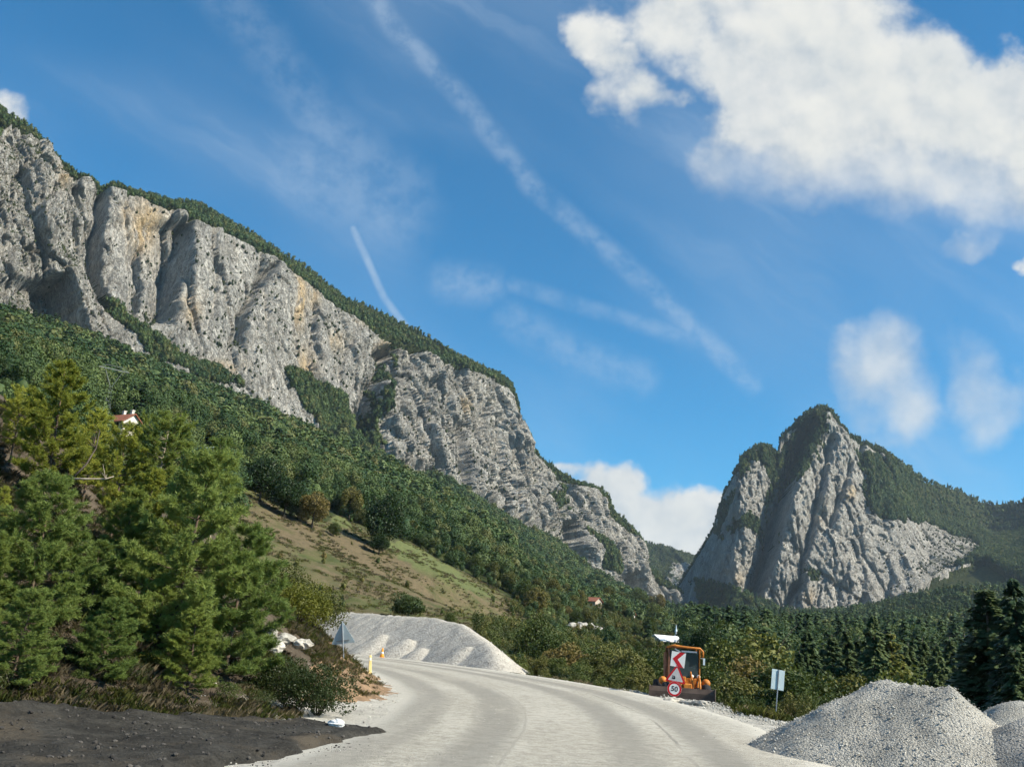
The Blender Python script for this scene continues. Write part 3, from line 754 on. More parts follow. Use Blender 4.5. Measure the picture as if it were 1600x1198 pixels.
    return Pall, nrm, veg, Tb, Ub, Vb

L_SKY = [(-160, 75), (-60, 125), (0, 165), (40, 195), (75, 235), (120, 265), (162, 292), (176, 286), (215, 298), (250, 313), (320, 325), (400, 368), (470, 410), (540, 462), (600, 493), (650, 520), (700, 548), (740, 568), (780, 586), (800, 602), (808, 628), (813, 655), (833, 692), (868, 733), (895, 752), (912, 756), (935, 762), (946, 775), (955, 800), (985, 830), (1005, 850), (1020, 885), (1040, 908), (1070, 925)]
L_TOP = [(-160, 79), (0, 168), (75, 238), (120, 268), (162, 295), (176, 289), (215, 301), (250, 318), (300, 340), (400, 388), (460, 430), (530, 476), (580, 506), (630, 538), (690, 560), (740, 574), (780, 590), (800, 606), (808, 633), (813, 660), (833, 697), (868, 738), (895, 757), (935, 767), (946, 780), (955, 805), (985, 835), (1005, 855), (1020, 890), (1070, 930)]
wl = np.array([0.68, 0.73]); 
L_STEPS = [([(174, 290), (166, 350), (170, 420), (190, 475)], 30, 26), ([(302, 340), (293, 400), (286, 450), (270, 500)], 44, 42), ([(243, 372), (230, 395), (236, 440), (232, 480)], 16, 14),
           ([(432, 412), (400, 465), (382, 490), (378, 548)], 26, 12), ([(636, 535), (612, 575), (596, 600), (590, 650), (586, 715)], 40, 30), ([(752, 655), (742, 690), (730, 755)], 34, 20),
           ([(915, 812), (918, 850), (930, 890), (948, 922)], 60, 22), ([(1004, 895), (1030, 950), (1050, 985)], 45, 18), ([(112, 425), (128, 470), (145, 530)], 55, 60), ([(560, 520), (548, 560), (540, 600)], 12, 14),
           ([(690, 590), (672, 650), (664, 700)], 16, 14), ([(705, 570), (716, 640), (700, 700)], 10, 10), ([(785, 620), (775, 680), (768, 720)], 18, 14), ([(500, 470), (492, 520), (500, 570)], 12, 16), ([(345, 400), (340, 450), (330, 500)], 8, 10), ([(900, 760), (890, 800), (880, 830)], 24, 12), ([(655, 560), (640, 620), (628, 690)], 14, 12), ([(800, 640), (806, 700), (800, 760)], 16, 12), ([(850, 730), (842, 770), (838, 805)], 14, 10), ([(980, 850), (990, 890), (1000, 930)], 22, 12), ([(40, 260), (50, 320), (70, 380)], 14, 16), ([(110, 290), (118, 340), (135, 400)], 14, 16)]
L_VEG = [[(440, 578), (480, 590), (530, 622), (560, 650), (590, 640), (600, 600), (612, 560), (625, 555), (610, 610), (600, 660), (590, 705), (620, 730), (560, 725), (510, 695), (480, 645), (455, 610)],
         [(165, 420), (180, 450), (215, 490), (265, 545), (290, 580), (250, 560), (205, 505), (172, 460)], [(270, 560), (330, 575), (380, 605), (350, 600), (300, 590)], [(876, 760), (896, 768), (888, 805), (872, 790)], [(925, 830), (950, 850), (975, 880), (970, 900), (945, 890)], [(-160, 85), (0, 170), (20, 190), (0, 205), (-160, 130)]]
L_OCH = [(237, 345, 24, 36, .9), (205, 330, 14, 20, .5), (296, 487, 14, 22, .7), (100, 275, 9, 18, .8), (468, 465, 10, 50, .9), (490, 460, 12, 18, .6), (478, 570, 14, 26, .8), (345, 575, 24, 12, .6), (620, 535, 14, 12, .6), (530, 530, 16, 14, .5), (750, 625, 6, 14, .7), (585, 500, 20, 8, .4)]
LP = massif('cliff_ridge', np.arange(-160, 1068, 1.35), LEFT_FOOT, L_TOP, L_SKY, LEFT_D, [(-160, 150), (165, 130), (300, 95), (600, 90), (800, 150), (950, 130), (1070, 90)], [(-160, 60), (150, 60), (300, 260), (500, 300), (640, 220), (760, 80), (1070, 40)], L_STEPS, wl,
            [(-160, .9), (165, 0.75), (200, .6), (560, .65), (640, .95), (900, .8), (1070, .7)], (10, 270, 24), [(-160, 1.1), (160, 1.1), (200, .42), (520, .5), (620, 1.1), (1070, 1.0)], 1.7, L_VEG,
            [(-160, .74), (60, .70), (140, .66), (180, .36), (520, .34), (600, .42), (800, .42), (880, .50), (1000, .55)], L_OCH)
R_SKY = [(1020, 960), (1045, 935), (1058, 915), (1080, 882), (1100, 850), (1118, 818), (1128, 775), (1143, 748), (1158, 712), (1180, 695), (1205, 690), (1222, 694), (1230, 668), (1255, 646), (1278, 633), (1298, 635), (1312, 655), (1330, 678), (1352, 690), (1380, 705), (1420, 733), (1445, 752), (1500, 768), (1550, 790), (1590, 786), (1640, 764), (1720, 730)]
R_TOP = [(u, v + (5 if u < 1440 else 45)) for u, v in R_SKY]
wr = np.array([0.995, -0.06])
R_STEPS = [([(1282, 650), (1262, 700), (1240, 765), (1222, 830), (1205, 890), (1186, 955)], 120, 30), ([(1308, 672), (1296, 730), (1280, 800), (1262, 870), (1250, 955)], 30, 20), ([(1335, 715), (1322, 760), (1306, 805), (1300, 830)], 22, 14),
           ([(1395, 905), (1392, 930), (1390, 955)], 14, 10), ([(1262, 905), (1245, 930), (1235, 965)], 40, 18), ([(1090, 880), (1082, 920), (1070, 960)], 30, 18), ([(1348, 690), (1356, 745), (1362, 800)], 14, 10), ([(1160, 800), (1148, 850), (1140, 910)], 16, 12), ([(1330, 870), (1322, 910), (1318, 945)], 12, 10)]
R_VEG = [[(1340, 700), (1390, 720), (1430, 745), (1500, 765), (1720, 700), (1720, 1020), (1545, 895), (1547, 850), (1500, 834), (1450, 812), (1400, 816), (1364, 802), (1356, 750)],
         [(1225, 692), (1255, 645), (1280, 630), (1300, 650), (1290, 690), (1262, 730), (1240, 760), (1228, 730)], [(1150, 745), (1160, 708), (1190, 688), (1226, 690), (1228, 745), (1210, 800), (1206, 740), (1190, 712), (1165, 735)],
         [(1146, 825), (1165, 800), (1185, 795), (1218, 825), (1215, 842), (1180, 818)], [(1085, 905), (1110, 905), (1160, 920), (1240, 952), (1240, 985), (1120, 985)], [(1120, 830), (1130, 780), (1145, 760), (1140, 800), (1128, 840)], [(1260, 885), (1290, 890), (1285, 905), (1262, 902)], [(1425, 940), (1470, 905), (1535, 868), (1540, 835), (1570, 850), (1560, 900), (1480, 930)]]
R_OCH = [(1330, 770, 8, 12, .6), (1188, 915, 8, 14, .7), (1285, 800, 8, 20, .4), (1160, 900, 10, 12, .4), (1270, 930, 10, 14, .4)]
RP = massif('rock_peak', np.arange(1022, 1718, 1.35), RIGHT_FOOT, R_TOP, R_SKY, RIGHT_D, [(1020, 40), (1110, 110), (1180, 160), (1290, 240), (1400, 260), (1540, 520), (1720, 700)], [(1020, 20), (1400, 30), (1500, 200), (1720, 260)], R_STEPS, wr,
            [(1020, .75), (1350, .6), (1420, .45), (1540, .6), (1720, .8)], (8, 240, 8), [(1020, 1.2), (1340, 1.2), (1400, .9), (1720, .8)], 31.7, R_VEG,
            [(1020, .44), (1100, .40), (1250, .36), (1370, .35), (1400, .36), (1550, .5)], R_OCH, vst=.6)
F_SKY = [(940, 842), (985, 842), (1010, 845), (1040, 853), (1070, 862), (1095, 870), (1130, 884), (1180, 900)]
FP = massif('far_hill', np.arange(942, 1180, 2.0), [(940, 940), (1180, 950)], [(u, v + 3) for u, v in F_SKY], F_SKY, [(940, 2300), (1180, 2250)], [(940, 420), (1180, 420)], [(940, 60), (1180, 60)], [], np.array([1.0, 0.05]), [(940, 1.2), (1180, 1.2)], (5, 60, 4), [(940, 1), (1180, 1)], 77.0,
            [[(940, 830), (1200, 860), (1200, 905), (1095, 870), (1075, 885), (1050, 878), (1045, 905), (1000, 895), (940, 900)]], [(940, .6), (1050, .5), (1180, .5)], [])

# ================================================================== vegetation prototypes
def rand_dirs(n, r=rng):
    v = r.normal(size=(n, 3)); return v / np.linalg.norm(v, axis=1, keepdims=True)
def leaf_quads(P, size, N=None, aspect=0.6, r=rng, coh=0.75):
    """rhombus leaves at P with sizes size, roughly facing N"""
    n = len(P); d = rand_dirs(n, r)
    if N is not None: d = d * (1.35 - 0.75 * coh) + N * coh; d /= np.linalg.norm(d, axis=1, keepdims=True)
    t = np.cross(d, rand_dirs(n, r)); t /= np.linalg.norm(t, axis=1, keepdims=True) + 1e-9; b = np.cross(d, t)
    s = np.broadcast_to(np.asarray(size, float), (n,))[:, None] * r.uniform(0.7, 1.3, (n, 1))
    V = np.stack([P - t * s * .5, P + b * s * .5 * aspect + d * s * .06, P + t * s * .5, P - b * s * .5 * aspect + d * s * .06], 1).reshape(-1, 3)
    return V, np.arange(4 * n).reshape(-1, 4)
def crown_points(n, rx, rz, zc, nclump, r=rng, bottom=-0.75, jitter=0.32):
    c = rand_dirs(nclump * 3, r); c = c[c[:, 2] > bottom][:nclump]
    c = c * r.uniform(0.45, 0.85, (len(c), 1)); 
    cr = r.uniform(0.30, 0.52, len(c)); k = r.integers(0, len(c), n)
    d = rand_dirs(n, r); rad = r.uniform(0.55, 1.0, (n, 1)) ** 0.6
    P = c[k] + d * rad * cr[k][:, None]
    return P * np.array([rx, rx, rz]) + np.array([0, 0, zc]), d
def limb_tubes(mb, h, r0, nl, rx, rz, zc, r=rng, n=6):
    bend = r.uniform(-.06, .06, 2) * h
    tr = [(bend[0] * t * t, bend[1] * t * t, h * t) for t in np.linspace(0, 1, 6)]
    mb.tube(tr, [r0 * (1 - 0.75 * t) * (1.25 if t == 0 else 1) for t in np.linspace(0, 1, 6)], n)
    for i in range(nl):
        t = r.uniform(0.3, 0.9); a = r.uniform(0, 6.28); L = rx * r.uniform(0.5, 0.85)
        p0 = Vector((bend[0] * t * t, bend[1] * t * t, h * t)); up = r.uniform(0.3, 0.9) * rz
        p1 = p0 + Vector((math.cos(a) * L * .5, math.sin(a) * L * .5, up * .35)); p2 = p0 + Vector((math.cos(a) * L, math.sin(a) * L, up * .8))
        q = r0 * (1 - .75 * t) * .55
        mb.tube([p0, p1, p2], [q, q * .7, q * .25], 5)
def mb_mesh(mb, name, mat):
    me = bpy.data.meshes.new(name); me.from_pydata(mb.v, [], mb.f); me.materials.append(mat)
    me.polygons.foreach_set('use_smooth', np.ones(len(me.polygons), bool)); return me
def broadleaf(seed, mat, nleaf=2600, leaf=0.055, rx=0.36, rz=0.40, zc=0.60, nclump=22, bark=None, bottom=-0.75):
    """unit-height tree: returns trunk mesh, crown mesh"""
    r = np.random.default_rng(seed); mb = MB(); limb_tubes(mb, 0.8, 0.022, 9, rx, rz, zc, r)
    P, d = crown_points(nleaf, rx, rz, zc, nclump, r, bottom)
    V, Fq = leaf_quads(P, leaf, d, 0.75, r)
    return mb_mesh(mb, 'trunk', bark or M_barkd), mesh_np('crown', [(V, Fq)], mat)
def conifer(seed, mat, nwh=22, r0=0.20, bare=0.06, droop=0.35, ntri=34, bark=None, ragged=0.3, size=0.034):
    r = np.random.default_rng(seed); mb = MB()
    mb.tube([(0, 0, 0), (0, 0, .5), (0, 0, 1.0)], [0.016, 0.010, 0.002], 6)
    Ps, Ds, Sz = [], [], []
    for i in range(nwh):
        t = bare + (1 - bare) * (i + r.uniform(-.3, .3)) / nwh; t = min(t, .985)
        L0 = r0 * (1 - ((t - bare) / (1 - bare))) ** 0.85 * (0.55 + 0.45 * min(1, (t - bare) * 9 + .2)) + 0.012
        nb = 7 if t < .8 else 5
        for k in range(nb):
            a = 6.28 * (k + r.uniform(-.35, .35)) / nb + i * 1.1; L = L0 * r.uniform(1 - ragged, 1 + ragged * .6)
            ca, sa = math.cos(a), math.sin(a); dz = -droop * L * r.uniform(.6, 1.3) + (0.4 * L if t > .8 else 0)
            s = r.uniform(0.1, 1, ntri) ** 0.7
            lat = r.normal(0, 0.16 * L, ntri) * (1.1 - s * .8)
            x = ca * L * s - sa * lat; y = sa * L * s + ca * lat
            z = t + dz * s ** 1.4 + 0.12 * L * s + r.normal(0, .008, ntri)
            Ps.append(np.stack([x, y, z], 1)); dd_ = np.stack([ca - sa * lat / (L + 1e-6) * 2, sa + ca * lat / (L + 1e-6) * 2, np.full(ntri, -droop)], 1); Ds.append(dd_ / np.linalg.norm(dd_, axis=1, keepdims=True)); Sz.append(np.full(ntri, size * (0.55 + 0.6 * (L / r0))))
    P, Dv, Sz = np.concatenate(Ps), np.concatenate(Ds), np.concatenate(Sz)[:, None]
    n = len(P); side = np.cross(Dv, rand_dirs(n, r) * .5 + np.array([0, 0, 1])); side /= np.linalg.norm(side, axis=1, keepdims=True) + 1e-9
    V = np.stack([P - Dv * Sz * .5 - side * Sz * .18, P - Dv * Sz * .5 + side * Sz * .18, P + Dv * Sz * .3 + side * Sz * .28 - np.array([0, 0, .2]) * Sz, P + Dv * Sz * .75, P + Dv * Sz * .3 - side * Sz * .28 - np.array([0, 0, .2]) * Sz], 1).reshape(-1, 3)
    return mb_mesh(mb, 'trunk', bark or M_barkd), mesh_np('crown', [(V, np.arange(5 * n).reshape(-1, 5))], mat)
def pine(seed, mat, h=5.0, rad=1.7, bare=0.05, nwh=13, dens=1.0, nneedle=34, bark=None, top_only=0.0):
    """near pine in metres with real needle tufts"""
    r = np.random.default_rng(seed); mb = MB()
    bend = r.uniform(-.05, .05, 2) * h
    axis = lambda t: np.array([bend[0] * t * t, bend[1] * t * t, h * t])
    ts = np.linspace(0, 1, 9); r0 = 0.013 * h + .012
    mb.tube([axis(t) for t in ts], [r0 * (1 - .88 * t) for t in ts], 8)
    sp, sd, sl = [], [], []
    for i in range(nwh):
        t = bare + (0.97 - bare) * i / (nwh - 1)
        tt = (t - bare) / (1 - bare)
        L0 = rad * (1 - tt) ** 0.75 * (0.75 + 0.25 * min(1, tt * 5)) + 0.12
        if top_only: L0 = rad * (0.35 + 0.65 * math.sin(math.pi * min(1, tt * .85 + .12)))
        nb = int(r.integers(4, 7))
        for k in range(nb):
            a = 6.28 * (k + r.uniform(-.3, .3)) / nb + i * .9; L = L0 * r.uniform(.65, 1.12)
            p0 = axis(min(1, t + r.uniform(-.02, .02))); u = np.array([math.cos(a), math.sin(a), 0])
            rise = r.uniform(.15, .5) * (1 + tt)
            pts = [p0 + u * L * s + np.array([0, 0, L * rise * s ** 1.8 - .06 * L * s]) for s in (0, .33, .66, 1)]
            br = max(.006, .016 * L)
            mb.tube(pts, [br, br * .75, br * .5, br * .25], 5)
            ns = max(5, int(19 * dens * L / .9 + 6))
            for j in range(ns):
                s = r.uniform(.12, 1.0) ** .75
                q = p0 + u * L * s + np.array([0, 0, L * rise * s ** 1.8 - .06 * L * s])
                dv = u * r.uniform(.4, 1) + np.array([-u[1], u[0], 0]) * r.normal(0, .75) + np.array([0, 0, r.uniform(.1, .9)])
                dv /= np.linalg.norm(dv); l2 = r.uniform(.08, .30) * min(1, .45 + L)
                sp.append(q + dv * l2 * .45); sd.append(dv); sl.append(r.uniform(.14, .26))
                if s > .5 or r.random() < .4:
                    dv2 = dv + rand_dirs(1, r)[0] * .9 + np.array([0, 0, .35]); dv2 /= np.linalg.norm(dv2)
                    sp.append(q + dv * l2); sd.append(dv2); sl.append(r.uniform(.12, .22))
    for k in range(5):
        dv = np.array([r.normal(0, .25), r.normal(0, .25), 1]); dv /= np.linalg.norm(dv); sp.append(axis(1.0) - np.array([0, 0, .1 * k])); sd.append(dv); sl.append(.25)
    sp, sd, sl = np.array(sp), np.array(sd), np.array(sl); n = len(sp)
    idx = np.repeat(np.arange(n), nneedle); m_ = len(idx)
    s = r.uniform(-.1, 1, m_)[:, None]; base = sp[idx] + sd[idx] * (sl[idx][:, None] * s)
    nd = rand_dirs(m_, r); nd = nd - (nd * sd[idx]).sum(1, keepdims=True) * sd[idx]; nd /= np.linalg.norm(nd, axis=1, keepdims=True)
    dr = sd[idx] * r.uniform(.35, 1.1, (m_, 1)) + nd * .8; dr /= np.linalg.norm(dr, axis=1, keepdims=True)
    w = np.cross(dr, rand_dirs(m_, r)); w /= np.linalg.norm(w, axis=1, keepdims=True) + 1e-9
    ln = r.uniform(.09, .15, (m_, 1)); wd = .0085
    V = np.stack([base - w * wd, base + w * wd, base + dr * ln], 1).reshape(-1, 3)
    return mb_mesh(mb, 'trunk', bark or M_bark), mesh_np('crown', [(V, np.arange(3 * m_).reshape(-1, 3))], mat)
def shrub(seed, mat, nleaf=7000, leaf=0.05, rx=1.0, rz=.75, nclump=26):
    r = np.random.default_rng(seed); mb = MB()
    for k in range(16):
        a = r.uniform(0, 6.28); L = r.uniform(.5, .95) * rx; hh = r.uniform(.4, 1.3) * rz
        mb.tube([(0, 0, -.05), (math.cos(a) * L * .35, math.sin(a) * L * .35, hh * .55), (math.cos(a) * L * .75, math.sin(a) * L * .75, hh)], [.018, .011, .004], 5)
    P, d = crown_points(nleaf, rx, rz, rz * .82, nclump, r, -0.6); P[:, 2] = np.maximum(P[:, 2], r.uniform(.0, .12, nleaf))
    V, Fq = leaf_quads(P, leaf, d, .65, r)
    return mb_mesh(mb, 'stem', M_barkd), mesh_np('foliage', [(V, Fq)], mat)
def far_broad(seed, mat, n=280, leaf=.13, core=1.0):
    r = np.random.default_rng(seed); P, d = crown_points(n, .46, .56, .56, 8, r, -0.85)
    V, Fq = leaf_quads(P, leaf, d, .8, r, 1.15)
    c = rand_dirs(30, r) * np.array([.31, .31, .42]) * core * r.uniform(.8, 1.1, (30, 1)) + np.array([0, 0, .5])
    bm = bmesh.new()
    for p in c: bm.verts.new(p)
    bmesh.ops.convex_hull(bm, input=list(bm.verts)); bm.verts.ensure_lookup_table(); bm.verts.index_update()
    hv = np.array([v.co[:] for v in bm.verts]); hf = np.array([[v.index for v in f.verts] for f in bm.faces if len(f.verts) == 3]); bm.free()
    return mesh_np('forest_tree', [(V, Fq), (hv, hf)], mat)
def far_conifer(seed, mat):
    t, c = conifer(seed, mat, 13, .19, .04, .45, 7, None, .35, .10)
    return c
_src = bpy.data.collections.new('scatter_sources')
def source(name, me):
    o = bpy.data.objects.new(name, me); o['kind'] = 'stuff'; return o
def scatter(name, pts, scale, sources, idx, rot=None, parent=None, tilt=None, zsc=None, **props):
    """ONE object of stuff: instances of a few small meshes on points"""
    coll = bpy.data.collections.new(name + '_sources')
    for s in sources: coll.objects.link(s)
    n = len(pts)
    me = bpy.data.meshes.new(name); me.vertices.add(n); me.vertices.foreach_set('co', np.asarray(pts, np.float32).ravel())
    scale = np.asarray(scale, float)
    if scale.ndim == 1: scale = np.stack([scale] * 3, 1)
    if zsc is not None: scale = scale * np.stack([np.ones(n), np.ones(n), zsc], 1)
    a = me.attributes.new('scl', 'FLOAT_VECTOR', 'POINT'); a.data.foreach_set('vector', scale.astype(np.float32).ravel())
    ro = np.zeros((n, 3)); ro[:, 2] = rng.uniform(0, 6.28, n) if rot is None else rot
    if tilt is not None: ro[:, 0] = rng.uniform(-tilt, tilt, n); ro[:, 1] = rng.uniform(-tilt, tilt, n)
    a = me.attributes.new('rotv', 'FLOAT_VECTOR', 'POINT'); a.data.foreach_set('vector', ro.astype(np.float32).ravel())
    a = me.attributes.new('pick', 'INT', 'POINT'); a.data.foreach_set('value', np.asarray(idx, np.int32))
    g = bpy.data.node_groups.new(name, 'GeometryNodeTree')
    g.interface.new_socket('Geometry', in_out='INPUT', socket_type='NodeSocketGeometry'); g.interface.new_socket('Geometry', in_out='OUTPUT', socket_type='NodeSocketGeometry')
    gi, go = g.nodes.new('NodeGroupInput'), g.nodes.new('NodeGroupOutput')
    ci = g.nodes.new('GeometryNodeCollectionInfo'); ci.inputs['Collection'].default_value = coll; ci.inputs['Separate Children'].default_value = True; ci.inputs['Reset Children'].default_value = True
    iop = g.nodes.new('GeometryNodeInstanceOnPoints'); iop.inputs['Pick Instance'].default_value = True
    def na(nm, ty):
        q = g.nodes.new('GeometryNodeInputNamedAttribute'); q.data_type = ty; q.inputs['Name'].default_value = nm; return q.outputs['Attribute']
    g.links.new(gi.outputs[0], iop.inputs['Points']); g.links.new(ci.outputs[0], iop.inputs['Instance'])
    g.links.new(na('pick', 'INT'), iop.inputs['Instance Index']); g.links.new(na('scl', 'FLOAT_VECTOR'), iop.inputs['Scale'])
    e2r = g.nodes.new('FunctionNodeEulerToRotation'); g.links.new(na('rotv', 'FLOAT_VECTOR'), e2r.inputs[0]); g.links.new(e2r.outputs[0], iop.inputs['Rotation'])
    g.links.new(iop.outputs[0], go.inputs[0])
    o = link(name, me, parent, kind='stuff', **props)
    md = o.modifiers.new('scatter', 'NODES'); md.node_group = g
    return o

# ------------------------------------------------------------------ far forest
FBn = [source('c_near_forest_tree', far_broad(56 + k, M_for, 1900, .055, .55)) for k in range(3)]
FB = [source('a_forest_tree', far_broad(50 + k, M_for)) for k in range(3)] + [source('b_forest_conifer', far_conifer(60 + k, M_forc)) for k in range(2)]
def sample_forest():
    n = 85000
    a = rng.uniform(math.radians(-37), math.radians(37), n); r_ = np.sqrt(rng.uniform(120 ** 2, 1500 ** 2, n))
    keep = rng.random(n) < np.clip(900 / (r_ + 300), .35, 1); a, r_ = a[keep], r_[keep]
    x, y = r_ * np.sin(a), r_ * np.cos(a); z = terr(x, y)
    px, py = project(np.stack([x, y, z], 1))
    lim = np.where(px < 1035, ip(LEFT_D, px), ip(RIGHT_D, px)) + 12
    ok = (r_ < lim) & (px > -120) & (px < 1700)
    inm = in_poly(px, py, MEADOW) & (r_ < 300)
    ok &= ~inm & ~((r_ < 150) & (x < 0)) & ~((r_ < 235) & (x > -45) & (x < 5) & (r_ > 165))
    # clearings with grass and bare soil on the village slope
    for hx, hy, hd_ in ((978, 974, 420), (924, 946, 380), (1042, 999, 350), (1118, 1013, 330), (192, 664, 230), (318, 708, 300), (908, 984, 238), (1000, 990, 410), (165, 620, 430)):
        ok &= ~((np.abs(px - hx) < 26) & (py > hy - 2) & (py < hy + 34) & (r_ < hd_ + 9) & (r_ > hd_ - 90))
    cl = fbm(x / 45, y / 45, 3.3, 3)
    ok &= ~((cl > .55) & (r_ < 650) & (px > 560) & (px < 1000))
    P = np.stack([x, y, z], 1)[ok]; return P, r_[ok], px[ok], py[ok]
Pf, rf, fpx, fpy = sample_forest()
sz = (4.5 + 7.5 * rng.random(len(Pf)) ** 1.3) * np.clip(0.55 + rf / 700, .5, 1.15)
con_p = np.where(fpx > 1000, .28, .05) + .12 * (fbm(Pf[:, 0] / 90, Pf[:, 1] / 90, 8.8, 2) > .25)
isc = rng.random(len(Pf)) < con_p
pick = np.where(isc, 3 + rng.integers(0, 2, len(Pf)), rng.integers(0, 3, len(Pf)))
Pf[:, 2] -= 0.1 * sz
_h = sz * np.where(isc, 1.35, 1.0)
tpy = fpy - _h * F_PX / rf; keep = np.ones(len(Pf), bool)
for hx, hw, hy, hd_ in ((978, 24, 979, 425), (924, 18, 953, 385), (1041, 24, 1001, 356), (1118, 12, 1014, 335), (192, 26, 668, 236), (318, 16, 710, 306), (910, 34, 988, 250), (1000, 12, 988, 416), (165, 18, 640, 436)):
    keep &= ~((np.abs(fpx - hx) < hw) & (tpy < hy) & (fpy > hy - 12) & (rf < hd_ + 6))
Pf, rf, fpx, fpy, sz, isc, pick = (q[keep] for q in (Pf, rf, fpx, fpy, sz, isc, pick))
vil = (fpx > 790) & (fpx < 1075) & (rf < 760)
sz = np.where(vil, sz * .55, sz)
pick = np.where(~isc & (rf < 330), 5 + rng.integers(0, 3, len(Pf)), pick)
scatter('forest', Pf, sz * np.where(isc, 1.35, 1.0), FB + FBn, pick)
# trees and shrubs holding on to the mountains
def massif_veg(dat, n, thr, lo, hi, sz0, sz1, conp, ufun=None):
    Pm, nrm, veg, T, Ug, Vg = dat
    i = rng.integers(0, Pm.shape[0], n); j = rng.integers(0, Pm.shape[1], n)
    v = veg[i, j]; nzz = nrm[i, j, 2]; t = T[i, j]
    ok = (v > thr) & (t > lo) & (t < hi)
    if ufun is not None: ok |= ufun(Pm[i, j], Ug[i, j], t, nzz) & (t < 1.05)
    P = Pm[i, j][ok] + rng.normal(0, .7, (ok.sum(), 3)); s = rng.uniform(sz0, sz1, ok.sum()) * np.interp(Ug[i, j][ok], [0, 180, 260, 1000, 1060, 1330, 1400], [.6, .6, 1, 1, .5, .55, 1])
    drop = rng.random(len(P)) < np.interp(Ug[i, j][ok], [0, 180, 260, 1060, 1330, 1400], [.55, .5, 0, .35, .35, 0]); P, s = P[~drop], s[~drop]
    P[:, 2] -= .15 * s; c = rng.random(len(P)) < conp
    return P, s, c
def sp_left(P, u, t, nz):
    q = fbm(P[:, 0] / 30, P[:, 1] / 30, P[:, 2] / 30, 3)
    return (rng.random(len(P)) < 0.012 + 0.16 * np.clip(q + np.where(u < 165, .75, -.15) + np.where(u > 850, .15, 0), 0, 1) + .06 * (nz > .62)) & (t > 0)
FB2 = [source('a_shrub', far_broad(80 + k, M_cshrub)) for k in range(3)] + [source('b_small_pine', far_conifer(90 + k, M_forc)) for k in range(2)]
FB3 = [source('a_hill_tree', far_broad(70 + k, M_for)) for k in range(3)] + [source('b_hill_conifer', far_conifer(75 + k, M_forc)) for k in range(2)]
P1, s1, c1 = massif_veg(LP, 130000, .6, -.1, 3, 3.0, 7.0, .3)
P2, s2, c2_ = massif_veg(RP, 85000, .6, -.1, 3, 5, 11, .4)
P3, s3, c3_ = massif_veg(FP, 6000, .5, -.1, 3, 6, 10, .3)
PP = np.concatenate([P1, P2, P3]); SS = np.concatenate([s1, s2, s3]); CC = np.concatenate([c1, c2_, c3_])
scatter('mountain_woods', PP, SS * np.where(CC, 1.2, 1), FB3, np.where(CC, 3 + rng.integers(0, 2, len(PP)), rng.integers(0, 3, len(PP))))
P1, s1, c1 = massif_veg(LP, 95000, 9, 0, 1, 1.4, 4.2, .2, sp_left)
P2, s2, c2_ = massif_veg(RP, 38000, 9, 0, 1, 2.0, 5.0, .3, sp_left)
PP = np.concatenate([P1, P2]); SS = np.concatenate([s1, s2]); CC = np.concatenate([c1, c2_])
scatter('cliff_shrubs', PP, SS, FB2, np.where(CC, 3 + rng.integers(0, 2, len(PP)), rng.integers(0, 3, len(PP))))

# ================================================================== near left: pines on the bank
def ground_z(x, y): return float(terr(x, y))
def plant(name, label, cat, px, top_py, D, meshes, unit=None, group=None, width=1.0, rot=None, names=('trunk', 'crown'), base_dx=0.0):
    """stand a plant whose tip is seen at (px, top_py) at range D on the ground there; unit = its mesh height"""
    P = at(px, top_py, D); x, y = P[0] + base_dx, P[1]; z = ground_z(x, y) - 0.03
    h = P[2] - z; k = h / unit
    o = thing(name, label, cat, (x, y, z), random.uniform(0, 6.28) if rot is None else rot, group, (k * width, k * width, k))
    for nm, me in zip(names, meshes): link(nm, me, o)
    return o
PN = [pine(101, M_pined, 5.0, 1.85, .04, 14, 1.15), pine(102, M_pine, 5.0, 1.7, .06, 13, 1.05), pine(103, M_pined, 4.0, 1.5, .03, 12, 1.1)]
PY = [pine(111, M_piney, 6.0, 1.7, .22, 12, .95), pine(112, M_piney, 6.0, 1.5, .3, 10, .9, top_only=1)]
PT = pine(121, M_pine, 6.0, 1.35, .50, 8, .9, bark=M_barkp, top_only=1)
PS = pine(122, M_pined, 5.0, .7, .45, 7, .6, bark=M_barkp, top_only=1)
plant('pine_tree', 'large bushy dark green young pine leaning over the dark soil edge', 'pine tree', 318, 715, 20.0, PN[0], 5.0, width=1.05, rot=.4)
plant('pine_tree', 'bushy young pine with branches sweeping down to the roadside dirt bank', 'pine tree', 385, 830, 20.4, PN[2], 4.0, width=1.1, rot=2.2)
plant('pine_tree', 'dense blue-green young pine rooted right above the dry bank grass', 'pine tree', 85, 752, 18.3, PN[2], 4.0, width=1.1, rot=1.0)
plant('pine_tree', 'low green pine cut by the picture edge above grey bank soil', 'pine tree', -10, 835, 17.5, PN[1], 5.0, width=1.1, rot=4.0)
plant('pine_tree', 'green mid-size pine in the gap behind the two bushy front pines', 'pine tree', 208, 770, 21.5, PN[1], 5.0, width=1.05, rot=3.0)
plant('pine_tree', 'tallest yellow-green pine with pale bare stem on the bank crest', 'pine tree', 112, 572, 29, PY[0], 6.0, width=.95, rot=.2)
plant('pine_tree', 'yellow-green pine beside the brown earth cut', 'pine tree', 40, 612, 31, PY[1], 6.0, width=.9, rot=2.5)
plant('pine_tree', 'yellowish pine with a dark forked branch below the red-roofed house', 'pine tree', 205, 672, 27, PY[1], 6.0, width=.85, rot=1.4)
plant('pine_tree', 'slim pine with long pale bare trunk and tufted head', 'pine tree', 263, 655, 27, PT, 6.0, width=.95, rot=.9)
plant('pine_tree', 'pine with reddish bare trunk showing above the dark front pine', 'pine tree', 316, 748, 24.5, PT, 6.0, width=.85, rot=5.0)
